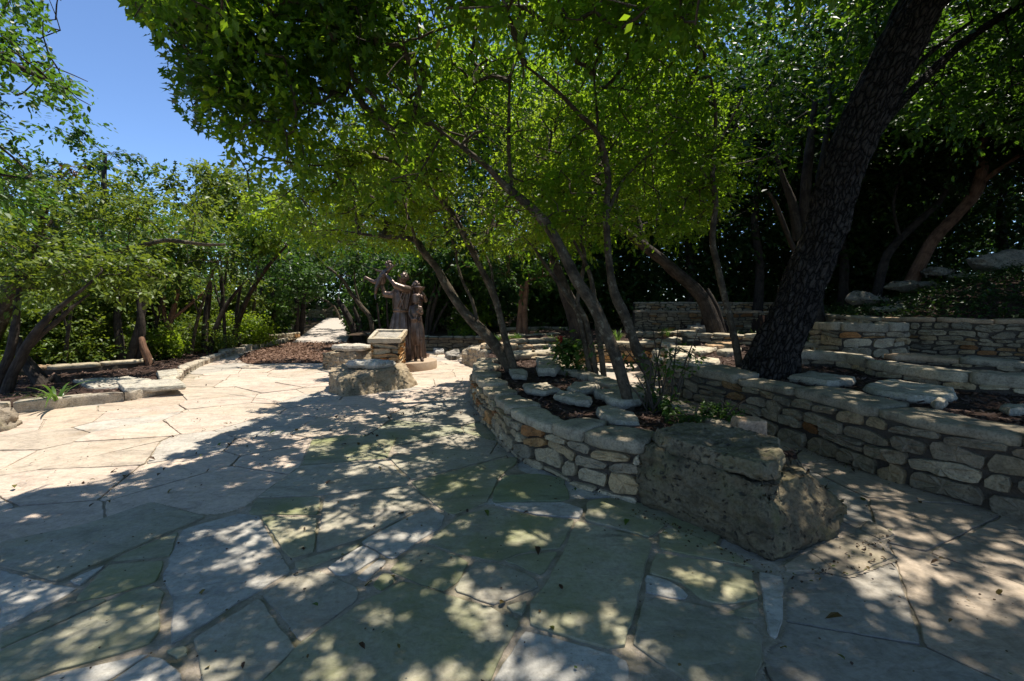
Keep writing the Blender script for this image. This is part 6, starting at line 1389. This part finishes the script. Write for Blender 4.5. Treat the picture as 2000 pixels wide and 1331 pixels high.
shrub('shrub', 'airy seedling with drooping leaflets in front of the crooked tree', stems_at(1300, 790, 4.75, 8, .75, .22, 6), [pe(1325, 700, 4.7, .26, .14), pe(1235, 690, 4.8, .20, .16), pe(1180, 678, 4.9, .12, .14), pe(1265, 745, 4.6, .22, .2), pe(1290, 715, 4.65, .18, .18)], 34, M_LEAFO, .042, 16, (.07, .07, .06), LEAF6, reach=.6)
shrub('ground_fern', 'low ferny green clump on the planter behind the seat slab', stems_at(1410, 812, 4.1, 5, .18, .12, 7), [pe(1405, 805, 4.1, .2, .06), pe(1340, 818, 4.0, .14, .05)], 60, M_LEAFD, .028, 36, (.05, .05, .03), LEAF4, cat='fern', reach=.5)
shrub('seedling', 'sprig of leaves at the foot of the far planter wall', stems_at(1680, 905, 4.05, 3, .05, .05, 8), [(G(1690, 908)[0], G(1690, 908)[1], .035, .10, .05, .03)], 16, M_GRASS, .035, 14, (.04, .03, .015), LEAF6, cat='seedling', reach=.5)
# ivy on the right slope, the far wood, leaf litter, mulch
rng = np.random.default_rng(33)
Pc = np.stack([rng.uniform(7.2, 15.5, 2000), rng.uniform(6.6, 13.5, 2000)], 1); Pc = Pc[in_poly(Pc, HILL)]; dd_ = poly_dist(Pc, BACK_LOW); Pc = Pc[(dd_ > .25) & (fbm(np.c_[Pc * .8, 0 * Pc[:, 0]], 3, 3) > -.12)]
z = bed_z(Pc[:, 0], Pc[:, 1]); C = np.c_[Pc, z + .08]
P = np.repeat(C, 22, 0) + rng.normal(0, 1, (len(C) * 22, 3)) * (.16, .16, .07); g = Geo(); leaves(g, P, .06, LEAF4, rng=rng, flat=.8); o = g.build('ivy_ground_cover', M_LEAFK, attrs=('tint',)); tag(o, 'dark ivy covering the slope above the right terrace wall', 'ivy', kind='stuff')
def wood_mass(name, label, lo, hi, n, per, size, cond, seed, m, spread):
    C = box_pts(n, lo, hi, seed, cond, -.22, .35); rng = np.random.default_rng(seed); P = np.repeat(C, per, 0) + rng.normal(0, 1, (len(C) * per, 3)) * spread
    P = P[sky_ok(P) & tunnel_ok(P) & sun_ok(P, rng, .0) & (P[:, 2] > -.9)]; g = Geo(); leaves(g, P, size, LEAF4, rng=rng, flat=.4); o = g.build(name, m, attrs=('tint',)); tag(o, label, 'woodland', kind='stuff'); print(name, len(P))
def topz(P): return P[:, 2] < np.interp(P[:, 0] / P[:, 1], [-1.2, -.9, -.75, -.55, -.4, 0, 1.2], [5.2, 5.6, 5.6, 5.4, 7.5, 14, 15]) * np.clip(P[:, 1] / 20, .75, 1.6) + 1.2 * fbm(P * .4, 2, 2)
wood_mass('woodland', 'far wood closing the view behind the garden', (-34, 19, .2), (26, 31, 17), 8600, 34, .20, lambda P: topz(P) & ~((P[:, 0] > -.50 * P[:, 1]) & (P[:, 0] < -.31 * P[:, 1]) & (P[:, 2] < 2.6) & (P[:, 1] < 36)), 301, M_LEAFD, (.6, .6, .45))
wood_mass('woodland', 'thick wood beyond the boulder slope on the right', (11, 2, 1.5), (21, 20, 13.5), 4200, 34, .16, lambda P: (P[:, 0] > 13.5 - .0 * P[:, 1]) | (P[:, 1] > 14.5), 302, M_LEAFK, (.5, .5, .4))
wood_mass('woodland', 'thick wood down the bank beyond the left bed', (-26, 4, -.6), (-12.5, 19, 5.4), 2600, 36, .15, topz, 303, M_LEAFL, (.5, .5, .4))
wood_mass('woodland', 'high leaf roof added to keep the back right wood dark', (3.0, 6.5, 5.4), (15.5, 19.5, 9.8), 2900, 34, .17, lambda P: (P[:, 1] > 12.5) | ((P[:, 0] > 5.8 + .0 * P[:, 1]) & (P[:, 2] > 5.8)), 304, M_LEAFK, (.5, .5, .35))  # added leaf cover, blocks sun and sky over the right wood and slope
# far wood behind the far wood: a dense dark backdrop of whole trees
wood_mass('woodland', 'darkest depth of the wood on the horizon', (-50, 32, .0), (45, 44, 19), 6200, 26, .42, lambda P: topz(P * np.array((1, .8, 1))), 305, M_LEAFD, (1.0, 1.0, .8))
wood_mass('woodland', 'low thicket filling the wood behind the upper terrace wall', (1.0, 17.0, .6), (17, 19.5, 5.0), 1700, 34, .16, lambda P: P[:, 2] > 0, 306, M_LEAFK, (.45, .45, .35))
wood_mass('woodland', 'dark trees closing the end of the far path', (-22, 38.5, .6), (-7, 43, 7), 900, 34, .3, lambda P: P[:, 2] > 0, 307, M_LEAFD, (.6, .6, .5))
# branch arch over the end of the far path
ar = empty('branch_arch', tuple(D(622, 640, 31)), 'pointed arch of bare branches over the end of the far path', 'branch arch')
for k, spec in enumerate([[(596, 632, 31, 3), (597, 600, 31, 3), (618, 580, 31, 3)], [(668, 636, 31, 4), (652, 598, 31, 4), (618, 579, 31, 3)], [(640, 605, 31, 2), (650, 597, 31, 2)]]):
    p, r = px_path(spec); g = Geo(); tube(g, p, r, 6); g.build('branch', M_BARK, ar, attrs=('bark',))
keep_world(ar)
rng = np.random.default_rng(51)
N_ = 1500; P = np.stack([rng.uniform(-7, 5, N_), rng.uniform(.9, 11.5, N_), np.full(N_, .034)], 1)
k = ~in_poly(P[:, :2], BED_A) & ~in_poly(P[:, :2], np.array([(-12, 4)] + [tuple(q) for q in KB] + [(-12, 18)])) & (rng.random(N_) < np.where(P[:, 0] > -1.5, .38, .12)); P = P[k]
g = Geo(); leaves(g, P, .032, LEAF6, rng=rng, flat=6, droop=0.0, curl=.35)
Pb = np.stack([rng.uniform(-4, 4, 260), rng.uniform(1.6, 7, 260), np.full(260, .036)], 1); Pb = Pb[~in_poly(Pb[:, :2], BED_A) & (fbm(Pb * 1.3, 8, 2) > .02)]; leaves(g, Pb, .05, LEAF6, rng=rng, flat=4, droop=0.0, curl=.5)
for ln_, sd_ in ((PLANTER_FRONT[1:], 1), (TERRACE_FRONT, 1), ([(.95, 3.2), (1.2, 2.84), (1.48, 2.45), (1.75, 2.5), (2.3, 2.85)], 1)):
    Pl = catmull(ln_, 8); Sl = np.concatenate([[0], np.cumsum(np.linalg.norm(np.diff(Pl, axis=0), axis=1))]); ss_ = rng.uniform(0, Sl[-1], 170); pp_, nn_ = line_eval(Pl, ss_, Sl)
    off = .05 + np.abs(rng.normal(0, .06, 170)); q_ = pp_ + nn_ * off[:, None]; leaves(g, np.c_[q_, np.full(170, .032)], .016, LEAF6 * (1, 1.3), rng=rng, flat=3, droop=0.0, curl=.35)
Pd = P[rng.random(len(P)) < .5] + rng.normal(0, .25, (int(0), 3)) if False else np.stack([rng.uniform(-5, 4, 1400), rng.uniform(1, 7, 1400), np.full(1400, .031)], 1); Pd = Pd[~in_poly(Pd[:, :2], BED_A)]
leaves(g, Pd, .011, LEAF6 * (1, 2), rng=rng, flat=6, droop=0.0); o = g.build('fallen_leaves', M_LITTER, attrs=('tint',)); tag(o, 'small fallen leaves and crumbs scattered on the paving', 'leaf litter', kind='stuff')
N_ = 90000; X = rng.uniform(-1, 9, N_); Y = rng.uniform(1.5, 15, N_); k = inset_inside(X, Y, .10) & (rng.random(N_) < np.clip(5.5 / Y, .25, 1)); X, Y = X[k], Y[k]
P = np.stack([X, Y, bed_z(X, Y) + .025 * fbm(np.stack([X, Y, 0 * X], 1) * 3.0, 5) + .006], 1)
g = Geo(); leaves(g, P, .05, np.array([(0, .12), (1, .16), (1, -.14), (0, -.15)]), rng=rng, flat=1.2, droop=0.0)
XL = rng.uniform(-11, -5.6, 14000); YL = rng.uniform(4.2, 18, 14000); k = in_poly(np.stack([XL, YL], 1), left_poly); P = np.stack([XL[k], YL[k], left_z(XL[k], YL[k]) + .01], 1); leaves(g, P, .06, np.array([(0, .12), (1, .16), (1, -.14), (0, -.15)]), rng=rng, flat=1.2, droop=0.0)
o = g.build('bark_mulch', M_CHIP, attrs=('tint',)); tag(o, 'brown bark mulch on the planting beds', 'mulch', kind='stuff')
XM = rng.uniform(-9, -2, 22000); YM = rng.uniform(10.8, 16.7, 22000); A1 = catmull([(-6.4, 10.9), (-7.4, 12.3), (-7.95, 14.5), (-8.4, 17.5), (-9.3, 20.6)], 6); B1 = catmull([(-2.2, 11.3), (-2.6, 13.3), (-4.9, 14.7), (-6.1, 17.0), (-7.3, 20.6)], 6)
k = in_poly(np.stack([XM, YM], 1), np.concatenate([A1, B1[::-1]])); P = np.stack([XM[k], YM[k], np.full(k.sum(), .04)], 1); g = Geo(); leaves(g, P, .07, LEAF4, rng=rng, flat=2, droop=0); o = g.build('leaf_litter', M_LITTERP, attrs=('tint',)); tag(o, 'brown leaf litter over the mulch path', 'leaf litter', kind='stuff')
print('faces', sum(len(o.data.polygons) for o in bpy.data.objects if o.type == 'MESH'))
